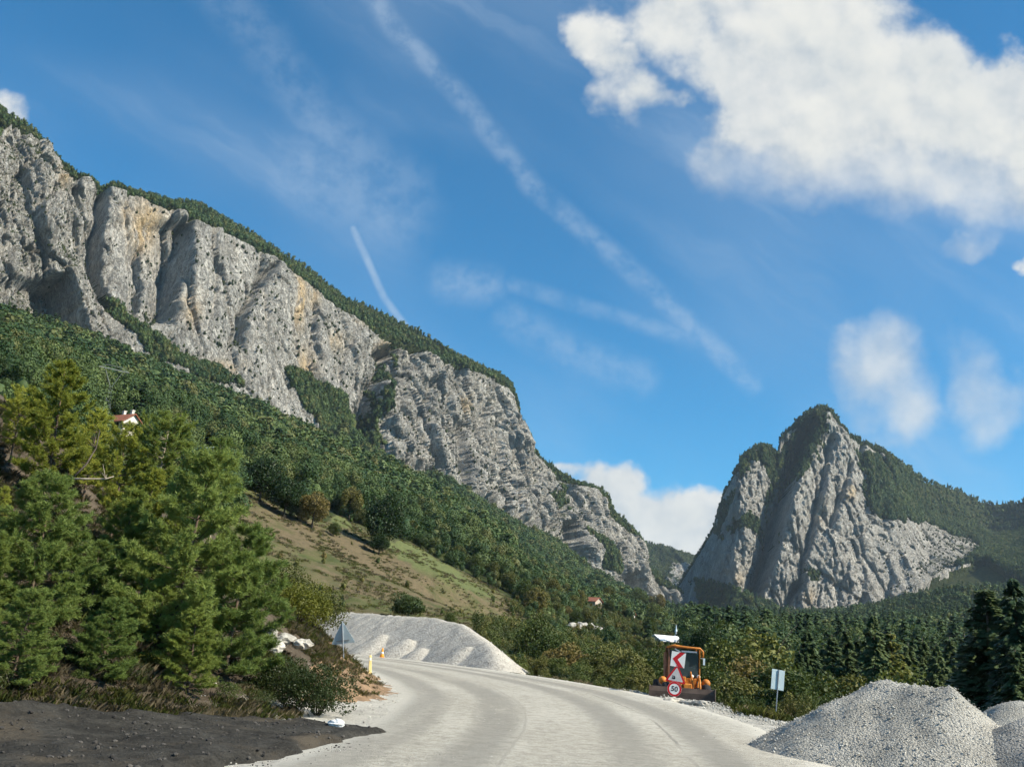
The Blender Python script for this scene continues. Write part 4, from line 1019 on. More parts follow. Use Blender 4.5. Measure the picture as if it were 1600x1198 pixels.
plant('pine_tree', 'spindly nearly bare pine with a few tufts against the forest', 'pine tree', 352, 693, 26.5, PS, 5.0, width=.8, rot=3.7)
plant('pine_tree', 'young pine filling the slope between the pale-trunked pines', 'pine tree', 285, 770, 26, PN[1], 5.0, width=.75, rot=5.4)
plant('pine_tree', 'small yellow pine sapling below the brown earth cut', 'pine tree', 8, 760, 24, PY[0], 6.0, width=.9, rot=3.9)
plant('pine_tree', 'yellow-green pine between the tallest pine and the forked one', 'pine tree', 158, 640, 33, PY[0], 6.0, width=.9, rot=4.4)
plant('pine_tree', 'dense pine low against the gap under the forked yellowish one', 'pine tree', 160, 850, 20.0, PN[2], 4.0, width=1.15, rot=5.1)
plant('pine_tree', 'short bushy pine tucked at the foot of the largest front pine', 'pine tree', 262, 900, 19.6, PN[0], 5.0, width=1.25, rot=2.7)
plant('pine_tree', 'yellowish pine half hidden behind the largest front pine', 'pine tree', 240, 735, 25, PY[0], 6.0, width=1.0, rot=1.9)
plant('pine_tree', 'small pine sapling on the bank foot under the dense blue-green pine', 'pine tree', 48, 925, 15.8, PN[0], 5.0, width=1.3, rot=.8)
plant('pine_tree', 'young low pine at the bank foot beside the yellowish bramble', 'pine tree', 178, 940, 16.9, PN[2], 4.0, width=1.25, rot=3.3)
plant('pine_tree', 'young low pine at the bank foot before the largest front pine', 'pine tree', 312, 955, 18.2, PN[1], 5.0, width=1.35, rot=1.1)
# forked dark dead branch and pale snag in front of the pines
def branch(name, label, pts, rad, mat):
    mb = MB(); mb.tube(pts, np.linspace(rad, rad * .4, len(pts)), 6)
    tip = Vector(pts[-2])
    for k in range(3):
        mb.tube([tip, tip + Vector((random.uniform(-.3, .3), random.uniform(-.2, .2), random.uniform(.1, .4)))], [rad * .4, rad * .12], 5)
    o = mb.build(name, mat, None, True); o['label'] = label; o['category'] = 'branch'
branch('bare_branch', 'long dark bare branch curving up among the yellow-green pines', [at(112, 748, 25), at(135, 725, 25), at(150, 700, 25.2), at(156, 672, 25.4)], .03, M_barkd)
branch('bare_branch', 'pale dead branch sticking out level below the yellow-green pines', [at(110, 748, 24.9), at(135, 748, 24.8), at(165, 748, 24.7), at(178, 744, 24.7)], .03, M_barkp)

# roadside shrubs
WD = [shrub(211, M_shrub, 2600, .04, 1.0, .5, 9), shrub(212, M_olive, 2200, .04, 1.0, .55, 8), shrub(213, M_broad, 2400, .045, 1.0, .5, 7)]
SH = [shrub(201, M_shrub, 8500, .055, 1.0, .72), shrub(202, M_shruby, 6000, .06, 1.0, .7), shrub(203, M_olive, 5000, .06, 1.0, .7)]
def bush(name, label, px, py, D, w, h, meshes, cat='bush', group=None, sink=.05):
    P = at(px, py, D); z = ground_z(P[0], P[1]) - sink
    o = thing(name, label, cat, (P[0], P[1], z), random.uniform(0, 6.28), group, (w, w, h))
    for nm, me in zip(('stem', 'foliage'), meshes): link(nm, me, o)
    return o
bush('roadside_bush', 'dense dark green leafy bush at the corner of the dark soil', 500, 1080, 19.6, .78, .82, SH[0])
bush('roadside_bush', 'dark bush leaning against the dry bank under the white rocks', 445, 1060, 20.6, .70, .80, SH[0])
bush('roadside_bush', 'bright yellow-green bush above the white rock ledge', 458, 985, 30, 1.15, 1.15, SH[1])
bush('roadside_bush', 'olive bush trailing over the bank behind the yellow-green bush', 490, 975, 36, 1.2, 1.3, SH[2])
bush('roadside_bush', 'small dull green bush on the bank next to the grey gravel heap', 440, 940, 42, 1.5, 1.7, SH[2])
bush('roadside_bush', 'sprawling yellowish bramble at the foot of the big dark pine', 245, 1050, 18.6, .42, .36, SH[1])
bush('roadside_bush', 'dull tangled bramble hanging under the dense blue-green pine', 70, 1050, 17.4, .5, .4, WD[2])
for px_, py_2, D_, w_, h_, m_, lb_ in ((20, 1062, 15.6, .5, .55, 0, 'dark leafy weed clump at the bank foot below the low edge pine'), (135, 1066, 16.8, .42, .5, 2, 'olive weed clump at the bank foot between two pines'), (190, 1075, 17.4, .4, .42, 0, 'small dark weed clump beside the yellowish bramble'), (330, 1080, 18.6, .5, .5, 2, 'dry olive weed clump under the largest front pine'), (390, 1085, 19.0, .5, .55, 0, 'dark leafy weed clump between largest pine and corner bush')):
    bush('weed_clump', lb_, px_, py_2, D_, w_ * 1.15, h_ * .9, WD[m_])
# white rock ledge
def lump(name, label, P, s, seed, mat, cat='rock', group=None, sub=3):
    bm = bmesh.new(); bmesh.ops.create_icosphere(bm, subdivisions=sub, radius=1.0)
    V = np.array([v.co[:] for v in bm.verts])
    n = 0.34 * ridged(V[:, 0] * 1.3 + seed, V[:, 1] * 1.3, V[:, 2] * 1.3, 3) - .5 + .12 * np.round(3 * perlin(V[:, 0] * 1.1, V[:, 1] * 1.1 + seed, V[:, 2])) / 1.5
    for v, k, p in zip(bm.verts, n, V): v.co = Vector(p * (1 + .8 * k) * np.array(s))
    me = bpy.data.meshes.new(name); bm.to_mesh(me); bm.free(); me.materials.append(mat)
    o = link(name, me, None, tuple(P)); o.rotation_euler = (0, 0, seed * 1.7)
    o['label'] = label; o['category'] = cat
    if group: o['group'] = group
    return o
for i, (px, py, D, sx, sz_, lb) in enumerate([(420, 990, 24.2, .26, .22, 'pale pointed rock at the upper end of the bank ledge'), (443, 998, 24.3, .34, .16, 'long flat white rock in the middle of the bank ledge'), (472, 1006, 24.4, .36, .15, 'flat white rock at the lower end of the ledge beside the dark bush'), (430, 1010, 23.8, .28, .2, 'weathered grey-white rock under the ledge in dry grass')]):
    lump('rock', lb, at(px, py, D) , (sx, sx * .8, sz_), i + 1.3, M_whiterock)

# dark milled soil spread beside the road
sx_, sy_ = np.meshgrid(np.arange(-17, -0.8, .09), np.arange(5.5, 20.5, .09), indexing='ij')
zt = terr(sx_, sy_)
edgex = np.interp(sy_, [5, 9, 10.4, 13, 15.2, 16.3, 16.8, 17.6, 18.6, 20], [-3.9, -3.35, -3.0, -2.35, -1.75, -1.45, -1.9, -3.1, -4.2, -5.5])
ee = sx_ - edgex + .22 * fbm(sx_ / .7, sy_ / .7, 1, 4)
cover = sstep(-ee, 0.0, .5) * sstep(-(sy_ - np.interp(sx_, [-17, -9, -6, -4, -2], [8.0, 11.4, 14.4, 17.2, 17.2]) + .4 * fbm(sx_ / .8, sy_ / .8, 5, 3)), 0, .8)
hz = cover * (.10 + .05 * fbm(sx_ / .9, sy_ / .9, 2, 5) + .10 * np.clip(ridged(sx_ / .45, sy_ / .45, 4, 3) - 1.1, 0, 1) * .5 + .05 * sstep(-ee, 1, 4)) - .14 * (1 - cover)
sm = mesh_np('dark_soil', [(np.stack([sx_, sy_, zt + hz + .03], -1).reshape(-1, 3), grid_faces(*sx_.shape))], M_dark, True)
link('dark_soil', sm, kind='structure')
def pebble(name, seed, mat, sub=1):
    bm = bmesh.new(); bmesh.ops.create_icosphere(bm, subdivisions=sub, radius=.5)
    r = np.random.default_rng(seed); sc = r.uniform(.6, 1.0, 3)
    for v in bm.verts: v.co = Vector((v.co.x * sc[0], v.co.y * sc[1], v.co.z * sc[2] * .8)) * r.uniform(.75, 1.15)
    me = bpy.data.meshes.new(name); bm.to_mesh(me); bm.free(); me.materials.append(mat); return source(name, me)
n = 14000
i_, j_ = rng.integers(0, sx_.shape[0], n), rng.integers(0, sx_.shape[1], n); ok = cover[i_, j_] > .3
P = np.stack([sx_[i_, j_], sy_[i_, j_], (zt + hz)[i_, j_] + .035], 1)[ok] + rng.normal(0, .03, (ok.sum(), 3)) * np.array([1, 1, 0])
ey = rng.uniform(8.5, 17.2, 500); ex = np.interp(ey, [5, 9, 10.4, 13, 15.2, 16.3, 16.8, 17.6], [-3.9, -3.35, -3.0, -2.35, -1.75, -1.45, -1.9, -3.1]) - .15 + np.abs(rng.normal(0, .35, 500))
P = np.concatenate([P, np.stack([ex, ey, np.full(500, .055)], 1)])
scatter('soil_clods', P, .010 + np.where(np.arange(len(P)) < len(P) - 500, .10, .05) * rng.random(len(P)) ** 6, [pebble('clod', k, M_clod) for k in range(3)], rng.integers(0, 3, len(P)))
# dry grass, straw and weeds on the bank
def tuft(name, seed, mat, n=60, h=.22, spread=.32, w=.0022):
    r = np.random.default_rng(seed); b = r.normal(0, spread * .35, (n, 3)); b[:, 2] = -.02
    a = r.uniform(0, 6.28, n); tl_ = r.uniform(.15, .9, n); L = h * r.uniform(.5, 1.1, n)
    d = np.stack([np.cos(a) * tl_, np.sin(a) * tl_, np.ones(n)], 1); d /= np.linalg.norm(d, axis=1, keepdims=True)
    side = np.stack([-np.sin(a), np.cos(a), 0 * a], 1) * w
    mid = b + d * (L * .6)[:, None]; tip = mid + (d + np.stack([np.cos(a), np.sin(a), -.35 + 0 * a], 1) * .5) * (L * .4)[:, None]
    V = np.stack([b - side, b + side, mid + side * .8, tip, mid - side * .8], 1).reshape(-1, 3)
    return source(name, mesh_np(name, [(V, np.arange(5 * n).reshape(-1, 5))], mat))
TD = [tuft('a_dry_tuft', 301, M_dry), tuft('b_dry_tuft', 302, M_dry, 64, .30, .36), tuft('c_grass_tuft', 303, M_grass), tuft('d_grass_tuft', 304, M_grass, 60, .26, .36)]
n = 17000
x = rng.uniform(-20, -2.5, n); y = rng.uniform(9, 42, n)
back = np.interp(x, [-20, -9, -6, -4, -2.5], [7.5, 10.9, 13.9, 16.8, 19.5])
ok = (y > back) & (road_dist(x, y) > np.where(y > 19, 6.8, 5.6)) & ((fbm(x / 1.6, y / 1.6, 7, 3) > -.15) | (y < back + 1.6))
x, y = x[ok], y[ok]; P = np.stack([x, y, terr(x, y)], 1)
dry = rng.random(len(P)) < .5
scatter('bank_grass', P, rng.uniform(.35, .95, len(P)), TD, np.where(dry, rng.integers(0, 2, len(P)), 2 + rng.integers(0, 2, len(P))))
# grass and scrub in the meadow
n = 26000
a = rng.uniform(math.radians(-25), math.radians(4), n); r_ = np.sqrt(rng.uniform(95 ** 2, 300 ** 2, n)); x, y = r_ * np.sin(a), r_ * np.cos(a); z = terr(x, y)
px, py = project(np.stack([x, y, z], 1)); q = fbm(x / 9, y / 9, 4, 3)
ok = in_poly(px, py, MEADOW) & (q > np.where(in_poly(px, py, STRIP1), .1, -.05))
P = np.stack([x, y, z], 1)[ok]
TM = [tuft('a_meadow_tuft', 311, M_dry, 26, .7, .9, .03), tuft('b_meadow_tuft', 312, M_grass, 26, .6, .9, .03)]
scatter('meadow_grass', P, rng.uniform(.3, .9, len(P)), TM, (rng.random(len(P)) < .65).astype(int))
MS = [source('a_scrub', far_broad(320, M_olive)), source('b_scrub', far_broad(321, M_broad))]
ok = in_poly(px, py, MEADOW) & ~in_poly(px, py, STRIP1) & (rng.random(n) < .007)
P = np.stack([x, y, z], 1)[ok]
scatter('meadow_scrub', P - np.array([0, 0, .1]), rng.uniform(.5, 1.5, len(P)), MS, rng.integers(0, 2, len(P)))

# ================================================================== mid-distance trees, each its own
BL = [broadleaf(401, M_darkl, 7500, .038, .42, .40, .56, 26, bottom=-.9), broadleaf(402, M_broad, 6000, .038, .38, .40, .58), broadleaf(403, M_olive, 6000, .040, .42, .42, .55), broadleaf(404, M_broad, 6500, .037, .46, .44, .52, 28, bottom=-.95), broadleaf(405, M_olive, 5500, .038, .34, .42, .56), broadleaf(406, M_firy, 6500, .036, .26, .47, .52, 26, bottom=-.95)]
CN = [conifer(411, M_fir), conifer(412, M_fir, 24, .17, .08, .45), conifer(413, M_firy, 22, .22, .05, .25), conifer(414, M_fir, 26, .24, .03, .5, 44), conifer(415, M_fir, 18, .15, .42, .4, bark=M_barkp)]
def tree_at(name, label, cat, px, base_py, top_py, meshes, group=None, width=1.0, D=None):
    if D is None: G, D = hit(px, base_py, 60)
    else:
        P = at(px, base_py, D); G = np.array([P[0], P[1], ground_z(P[0], P[1])])
    h = at(px, top_py, D)[2] - G[2]
    o = thing(name, label, cat, (G[0], G[1], G[2] - .02 * h), random.uniform(0, 6.28), group, (h * width, h * width, h))
    for nm, me in zip(('trunk', 'crown'), meshes): link(nm, me, o)
    return o
T_ = tree_at
T_('broadleaf_tree', 'big round dark green tree standing alone at the meadow edge', 'tree', 597, 862, 766, BL[0], width=.88)
T_('broadleaf_tree', 'rounded dark bush-like tree in the lower meadow behind the gravel heap', 'tree', 637, 970, 925, BL[0], width=1.55)
T_('broadleaf_tree', 'small dark shrub in the meadow beside the far road', 'shrub', 703, 978, 955, BL[3], width=1.1)
T_('conifer_tree', 'lone tiny conifer rising from the meadow above the gravel heap', 'tree', 532, 958, 928, CN[3], width=1.3)
T_('broadleaf_tree', 'dark leafy tree heading the row along the upper meadow edge', 'tree', 405, 785, 706, BL[0])
T_('broadleaf_tree', 'dark green tree with paler neighbour on the upper meadow edge', 'tree', 443, 808, 738, BL[0], width=1.1)
T_('broadleaf_tree', 'olive tree bordering the upper meadow between dark tree and clearing', 'tree', 487, 825, 765, BL[2], width=1.1)
T_('broadleaf_tree', 'yellowish tree overlooking the small bright clearing', 'tree', 545, 812, 758, BL[4], width=1.0)
T_('broadleaf_tree', 'low dark bush on the bare rim of the meadow', 'bush', 521, 838, 815, BL[3], width=1.1)
T_('broadleaf_tree', 'dense dark bush under the lone big meadow tree', 'bush', 592, 866, 832, BL[0], width=1.3)
T_('broadleaf_tree', 'dark bush by the red earth patch on the meadow rim', 'bush', 657, 856, 832, BL[0], width=1.2)
G1 = 'scrub trees along the meadow rim'
for (px, b, t, k) in [(688, 868, 838, 3), (715, 880, 850, 2), (742, 895, 866, 3), (768, 908, 876, 4), (795, 925, 890, 2), (822, 945, 905, 1), (690, 850, 822, 4), (725, 868, 835, 1), (560, 806, 775, 2), (465, 812, 770, 3), (640, 846, 812, 4), (838, 962, 915, 2)]:
    T_('broadleaf_tree', {1: 'leafy green', 2: 'rounded olive', 3: 'bushy green', 4: 'narrow olive-brown'}[k] + (' tree between the red earth patch and the village slope' if px > 680 else ' tree squeezed between the dark trees of the upper meadow rim'), 'tree', px, b, t, BL[k], G1, 1.05)
G2 = 'bushes on the village slope'
k = 0
for row, (py0, n_) in enumerate([(930, 9), (948, 12), (966, 13), (985, 13), (1004, 12)]):
    for i in range(n_):
        px = 835 + (i + random.uniform(-.35, .35)) * (215 - row * 4) / n_; py = py0 + (px - 835) * .13 + random.uniform(-5, 5)
        if py > 1030: continue
        if any(abs(px - hx) < w_ and -8 < py - hy < 30 for hx, hy, w_ in ((978, 978, 24), (925, 950, 20), (908, 990, 42), (1042, 1003, 28), (1000, 990, 14))): continue
        T_('broadleaf_tree', {2: 'rounded olive', 3: 'bushy green', 4: 'small olive-brown', 1: 'leafy green'}[(2, 3, 4, 1, 2)[k % 5]] + ' tree ' + ('above' if row < 2 else 'level with' if row < 4 else 'below') + ' the white outcrop on the village slope', 'tree', px, py, py - random.uniform(20, 34), BL[(2, 3, 4, 1, 2)[k % 5]], G2, random.uniform(1.0, 1.3)); k += 1
# the belt of trees beyond the road edge
G3 = 'bushy trees beyond the road edge'
for (px, t, D, k, w, lb) in [(835, 962, 95, 3, .9, 'dark leafy tree at the toe of the far gravel heap'), (1100, 962, 120, 0, .55, 'tall dark tree rising right behind the machine cab'), (1190, 966, 95, 5, 1.25, 'tall yellow-green columnar tree behind the blank signboard'), (1082, 980, 130, 0, .5, 'dark round tree beside the white building with the thin spire')]:
    T_('broadleaf_tree', lb, 'tree', px, 1050, t, BL[k], None, w, D)
for (px, t, D, k, w) in [(858, 985, 88, 3, 1.0), (885, 1000, 80, 2, 1.1), (910, 1008, 84, 1, 1.1), (938, 1012, 78, 2, 1.1), (965, 1010, 82, 3, 1.1), (990, 1018, 70, 4, 1.2), (1015, 1016, 75, 3, 1.0), (1125, 1005, 80, 3, 1.0), (1150, 1000, 78, 1, 1.0), (1172, 1022, 66, 2, 1.2), (1222, 1030, 60, 3, 1.1), (1240, 1048, 55, 1, 1.2), (1110, 1035, 62, 3, 1.2), (1145, 1050, 58, 2, 1.3), (1275, 1052, 58, 3, 1.2), (1310, 1050, 60, 1, 1.2), (1345, 1052, 62, 2, 1.1), (1400, 1045, 66, 3, 1.1), (870, 1025, 70, 1, 1.2), (905, 1032, 66, 3, 1.2), (845, 1022, 72, 2, 1.1), (945, 1038, 62, 4, 1.3), (975, 1040, 60, 3, 1.3), (1000, 1045, 58, 2, 1.3)]:
    T_('broadleaf_tree', {1: 'leafy green', 2: 'spreading olive', 3: 'dense bushy green', 4: 'loose olive-brown'}[k] + ' tree ' + ('between the far gravel heap and the orange machine' if px < 1040 else 'between the orange machine and the blank signboard' if px < 1200 else 'between the blank signboard and the gravel piles') + (', low' if t > 1024 else ', tall'), 'tree', px, 1065, t, BL[k], G3, w, D)
T_('conifer_tree', 'tall ragged fir with bare pale lower trunk above the gravel piles', 'fir tree', 1551, 1070, 914, CN[4], None, 1.5, 62)
T_('conifer_tree', 'tall dark fir cut by the picture edge above the low gravel mound', 'fir tree', 1598, 1090, 895, CN[3], None, .95, 55)
T_('conifer_tree', 'dark fir standing close beside the bare-trunked one', 'fir tree', 1580, 1085, 930, CN[1], None, 1.1, 70)
T_('conifer_tree', 'broad tall fir topping the group behind the big gravel pile', 'fir tree', 1368, 1060, 955, CN[3], None, 1.0, 85)
T_('conifer_tree', 'pale green rounded fir beside the tallest of its group', 'fir tree', 1395, 1060, 982, CN[2], None, 1.1, 88)
T_('conifer_tree', 'slim dark fir just past the blank signboard', 'fir tree', 1264, 1060, 980, CN[3], None, 1.05, 82)
G4 = 'dark firs behind the gravel piles'
for (px, t, D, k, w) in [(1288, 1005, 90, 1, 1.2), (1302, 986, 86, 0, 1.1), (1325, 975, 92, 1, 1.2), (1345, 990, 95, 0, 1.1), (1422, 1000, 90, 1, 1.2), (1445, 992, 100, 0, 1.1), (1466, 1002, 92, 3, 1.0), (1488, 990, 105, 1, 1.2), (1512, 985, 95, 0, 1.1), (1530, 975, 88, 3, 1.0), (1250, 1012, 75, 1, 1.2), (1565, 985, 60, 3, 1.2), (1615, 940, 65, 3, 1.0), (1535, 1020, 62, 3, 1.2), (1590, 1010, 50, 3, 1.3)]:
    T_('conifer_tree', ('slender' if k == 1 else 'broad drooping' if k == 3 else 'even-sided') + ' dark fir ' + ('between the blank signboard and the tallest fir' if px < 1368 else 'between the tallest fir and the bare-trunked one' if px < 1551 else 'past the bare-trunked fir'), 'fir tree', px, 1065, t, CN[k], G4, w, D)
# scrub in the clearings of the village slope
n = 9000
a = rng.uniform(math.radians(0), math.radians(14), n); r_ = np.sqrt(rng.uniform(150 ** 2, 640 ** 2, n)); x, y = r_ * np.sin(a), r_ * np.cos(a); z = terr(x, y); px, py = project(np.stack([x, y, z], 1))
ok = (px > 800) & (px < 1075) & (fbm(x / 12, y / 12, 6, 3) > -.25)
VS = [source('a_slope_scrub', far_broad(322, M_olive, 400, .09, .7)), source('b_slope_scrub', far_broad(323, M_broad, 400, .09, .7))]
P = np.stack([x, y, z - .15], 1)[ok]
scatter('slope_scrub', P, rng.uniform(.7, 2.3, len(P)), VS, rng.integers(0, 2, len(P)))
# low undergrowth along the far road edge
UG = [source('a_undergrowth', far_broad(330, M_broad, 900, .06, .55)), source('b_undergrowth', far_broad(331, M_olive, 900, .06, .55)), source('c_undergrowth', far_broad(332, M_shrub, 900, .06, .55))]
n = 5200
x = rng.uniform(-2, 75, n); y = rng.uniform(28, 130, n); rd_ = road_dist(x, y); z = terr(x, y)
ok = (rd_ > 6.6 + rng.random(n) * 2.2) & ~((np.hypot(x - 8.3, y - 41) < 5.0)) & ~((x < 13) & (y < 31)) & ~((x < 4) & (y > 62) & (y < 100) & (rd_ < 14)) & (y > 26 + .25 * np.abs(x - 10))
P = np.stack([x, y, z - .12], 1)[ok]; D_ = np.hypot(x, y)[ok]
scatter('undergrowth', P, np.minimum(rng.uniform(.5, 1.0, len(P)) * (.5 + .6 * sstep(rd_[ok], 7, 15)) * (1 + D_ / 70), 3.2), UG, rng.integers(0, 3, len(P)))
n = 3000
x = rng.uniform(3, 16, n); y = rng.uniform(28, 56, n); rd_ = road_dist(x, y)
ok = (rd_ > 6.0) & (rd_ < 9.5) & (fbm(x / 1.5, y / 1.5, 3, 2) > -.1) & ~((x < 12.5) & (y < 29.5)) & ~((x > 5.5) & (x < 12.5) & (y > 34) & (y < 45))
P = np.stack([x, y, terr(x, y)], 1)[ok]
scatter('verge_grass', P, rng.uniform(.5, 1.1, len(P)), [tuft('a_verge_tuft', 341, M_grass, 34, .4, .3, .012), tuft('b_verge_tuft', 342, M_dry, 30, .35, .3, .012), tuft('c_verge_tuft', 343, M_shrub, 40, .35, .4, .02)], rng.integers(0, 3, len(P)))

# ================================================================== gravel heaps
def heap(name, label, cones, slope, ext, res, mat, noise_amp, seed, group=None, tip=.3, wsc=1.7):
    """loose stone heap: cones (x, y, top z) at the angle of repose"""
    c = np.array([q[:3] for q in cones], float); x0, x1, y0, y1 = ext
    X, Y = np.meshgrid(np.arange(x0, x1, res), np.arange(y0, y1, res), indexing='ij')
    g = terr(X, Y); h = np.full(X.shape, -50.0)
    wx_, wy_ = X + .25 * fbm(X / wsc, Y / wsc, seed, 3), Y + .25 * fbm(X / wsc, Y / wsc, seed + 4, 3)
    for q_ in cones:
        cx, cy, cz = q_[:3]; sl_ = q_[3] if len(q_) > 3 else slope
        d = np.hypot(wx_ - cx, wy_ - cy); d = np.sqrt(d * d + tip * tip) - tip
        h = np.maximum(h, cz - sl_ * d)
    rel = h - g; rel = np.where(rel > 0, rel, -.12 + .0 * rel) 
    rel = np.where(h - g > -.15, np.maximum(h - g, -.12), -.12)
    n_ = noise_amp * (fbm(X / wsc / .65, Y / wsc / .65, seed, 4) + .5 * (ridged(X / 3.1, Y / 3.1, seed + 2, 2) - 1))
    Z = g + rel + n_ * sstep(rel, 0, .5)
    me = mesh_np('body', [(np.stack([X, Y, Z], -1).reshape(-1, 3), grid_faces(*X.shape))], mat, True)
    o = thing(name, label, 'gravel heap', (c[0][0], c[0][1], float(terr(c[0][0], c[0][1]))), 0, group)
    b = link('body', me, o, tuple(-np.array(o.location)))
    return o, X, Y, Z, rel
PEB = [pebble('gravel_stone', 20 + k, M_stone) for k in range(4)]
def stones(o, X, Y, Z, rel, n, s0, s1, nm='stones'):
    i, j = rng.integers(0, X.shape[0], n), rng.integers(0, X.shape[1], n); ok = rel[i, j] > -.06
    P = np.stack([X[i, j], Y[i, j], Z[i, j] + .004], 1)[ok]; P[:, :2] += rng.normal(0, .03, (len(P), 2))
    P -= np.array(o.location)
    scatter(nm, P, s0 + (s1 - s0) * rng.random(len(P)) ** 2.2, PEB, rng.integers(0, 4, len(P)), parent=o, tilt=.6)
p1, p2 = at(1382, 1060, 19.6), at(1474, 1069, 19.0)
mids = [p1 * (1 - t) + p2 * t - np.array([0, 0, .03]) for t in (.2, .4, .6, .8)]
o, X, Y, Z, rel = heap('gravel_pile', 'large pointed pile of grey crushed stone at the road shoulder', [p1, tuple(p2) + (.70,)] + [tuple(q) + (.60,) for q in mids], .58, (4.6, 14, 13.6, 25), .06, M_grav, .03, 3.0, 'crushed stone piles on the shoulder', .08)
stones(o, X, Y, Z, rel, 26000, .018, .06)
q1 = at(1590, 1094, 25.0); q2 = at(1640, 1092, 25.5)
o, X, Y, Z, rel = heap('gravel_pile', 'low rounded pale gravel pile behind the large pointed one', [q1, q2], .6, (8, 21, 17, 31), .09, M_grav, .03, 8.0, 'crushed stone piles on the shoulder')
stones(o, X, Y, Z, rel, 9000, .02, .055)
q1 = at(1632, 1112, 18.8); q2 = at(1720, 1100, 18.6)
o, X, Y, Z, rel = heap('gravel_pile', 'dark grey gravel pile cut by the picture edge beside the large one', [q1, q2], .62, (7.5, 18, 13.5, 24), .08, mk_gravel('grey_crushed_stone', (0.22, 0.215, 0.20), (0.46, 0.445, 0.41)), .03, 9.0, 'crushed stone piles on the shoulder')
stones(o, X, Y, Z, rel, 9000, .018, .05)
cr = [(508, 958, 101), (530, 955, 99), (600, 960, 92), (680, 966, 86), (722, 976, 82), (760, 1004, 74), (782, 1031, 68)]
cpts = []
for (a_, b_) in zip(cr[:-1], cr[1:]):
    for t in np.linspace(0, 1, 14, endpoint=False):
        cpts.append(at(a_[0] + (b_[0] - a_[0]) * t, a_[1] + (b_[1] - a_[1]) * t + random.uniform(-.5, .5), a_[2] + (b_[2] - a_[2]) * t))
cpts += [at(640, 998, 82), at(660, 1012, 79), at(600, 990, 86), at(730, 1010, 74), at(560, 985, 91)]
o, X, Y, Z, rel = heap('gravel_heap', 'long tall heap of pale crushed stone across the bend of the road', cpts, .66, (-30, 3, 56, 108), .16, M_gravf, .07, 12.0, None, .5, 6.0)
stones(o, X, Y, Z, rel, 7000, .05, .16)
# loose gravel on both shoulders
n = 26000
x = rng.uniform(-9, 13, n); y = rng.uniform(9, 60, n); rd_ = road_dist(x, y)
ok = (rd_ > 4.2) & (rd_ < 6.8 + rng.random(n) * 1.5) & ~((x < -3.2) & (y < 17.4) & (x < np.interp(y, [5, 10.4, 16.3, 17.6], [-3.9, -3.0, -1.6, -3.1]))) & ~((x < -6) & (y < 30))
P = np.stack([x, y, np.where(rd_ < 6, .02, terr(x, y) + .005)], 1)[ok]
scatter('gravel', P, .012 + .05 * rng.random(len(P)) ** 4, PEB, rng.integers(0, 4, len(P)), tilt=.6)
n = 7000
x = rng.uniform(-4, 8, n); y = 9 + 30 * rng.random(n) ** 1.5; rd_ = road_dist(x, y); q = fbm(x / 1.2, y / 4, 2, 3)
ok = (rd_ < 4.3) & (q > -.05) & (x > np.interp(y, [5, 10.4, 16.3, 17.6, 40], [-3.6, -2.8, -1.2, -2.4, -5]))
scatter('road_grit', np.stack([x, y, np.full(n, .088)], 1)[ok], .008 + .022 * rng.random(ok.sum()) ** 3, PEB, rng.integers(0, 4, ok.sum()), tilt=.6)
# windrow of graded stone along the far road edge
n = 9000
t = rng.uniform(26, 62, n); xr = np.interp(t, [p[1] for p in ROAD_R], [p[0] for p in ROAD_R]) + .9 + rng.normal(0, .35, n)
P = np.stack([xr, t, terr(xr, t) + .16 * np.exp(-((rng.normal(0, .35, n)) / .3) ** 2) * (.3 + fbm(xr / 2, t / 2, 4, 2).clip(0, 1))], 1)
scatter('windrow_gravel', P, .02 + .09 * rng.random(n) ** 4, PEB, rng.integers(0, 4, n), tilt=.6)
for i, (px, py, D, s_, lb) in enumerate([(1078, 1093, 35.5, .26, 'flat pale stone slab in front of the machine blade'), (1052, 1088, 36.5, .30, 'heap of pale rubble at the foot of the speed sign'), (1094, 1094, 35, .20, 'white block of rubble under the machine blade')]):
    P = at(px, py, D); lump('rubble_block', lb, (P[0], P[1], ground_z(P[0], P[1]) + .05), (s_ * 1.8, s_, .10 + .04 * i), 5.0 + i, M_gravf, 'rubble')
# brown soil spit with white gravel by the yellow post
X, Y = np.meshgrid(np.arange(-7.6, -2.0, .07), np.arange(21, 40, .07), indexing='ij')
cx_ = np.interp(Y, [21, 25, 30, 37, 40], [-4.4, -3.9, -4.3, -5.6, -6.6]); wd_ = np.interp(Y, [21, 25, 30, 37, 40], [.2, .9, 1.2, .9, .2])
e = 1 - np.abs(X - cx_) / wd_ + .5 * fbm(X / .8, Y / .8, 3, 4)
Z = terr(X, Y) + .13 * sstep(e, 0, .8) + .05 * fbm(X / .5, Y / .5, 9, 3) * sstep(e, 0, .5) - .06 * (e < 0.02)
link('soil_spit', mesh_np('soil_spit', [(np.stack([X, Y, Z + .01], -1).reshape(-1, 3), grid_faces(*X.shape))], M_brown, True), kind='structure')
ii, jj = np.nonzero(e > .25); sel = rng.integers(0, len(ii), 160)
scatter('spit_weeds', np.stack([X[ii[sel], jj[sel]], Y[ii[sel], jj[sel]], Z[ii[sel], jj[sel]]], 1), rng.uniform(.4, .9, 160), [tuft('spit_tuft', 351, M_dry, 24, .25, .25, .006), tuft('spit_weed', 352, M_olive, 24, .25, .3, .012)], rng.integers(0, 2, 160))

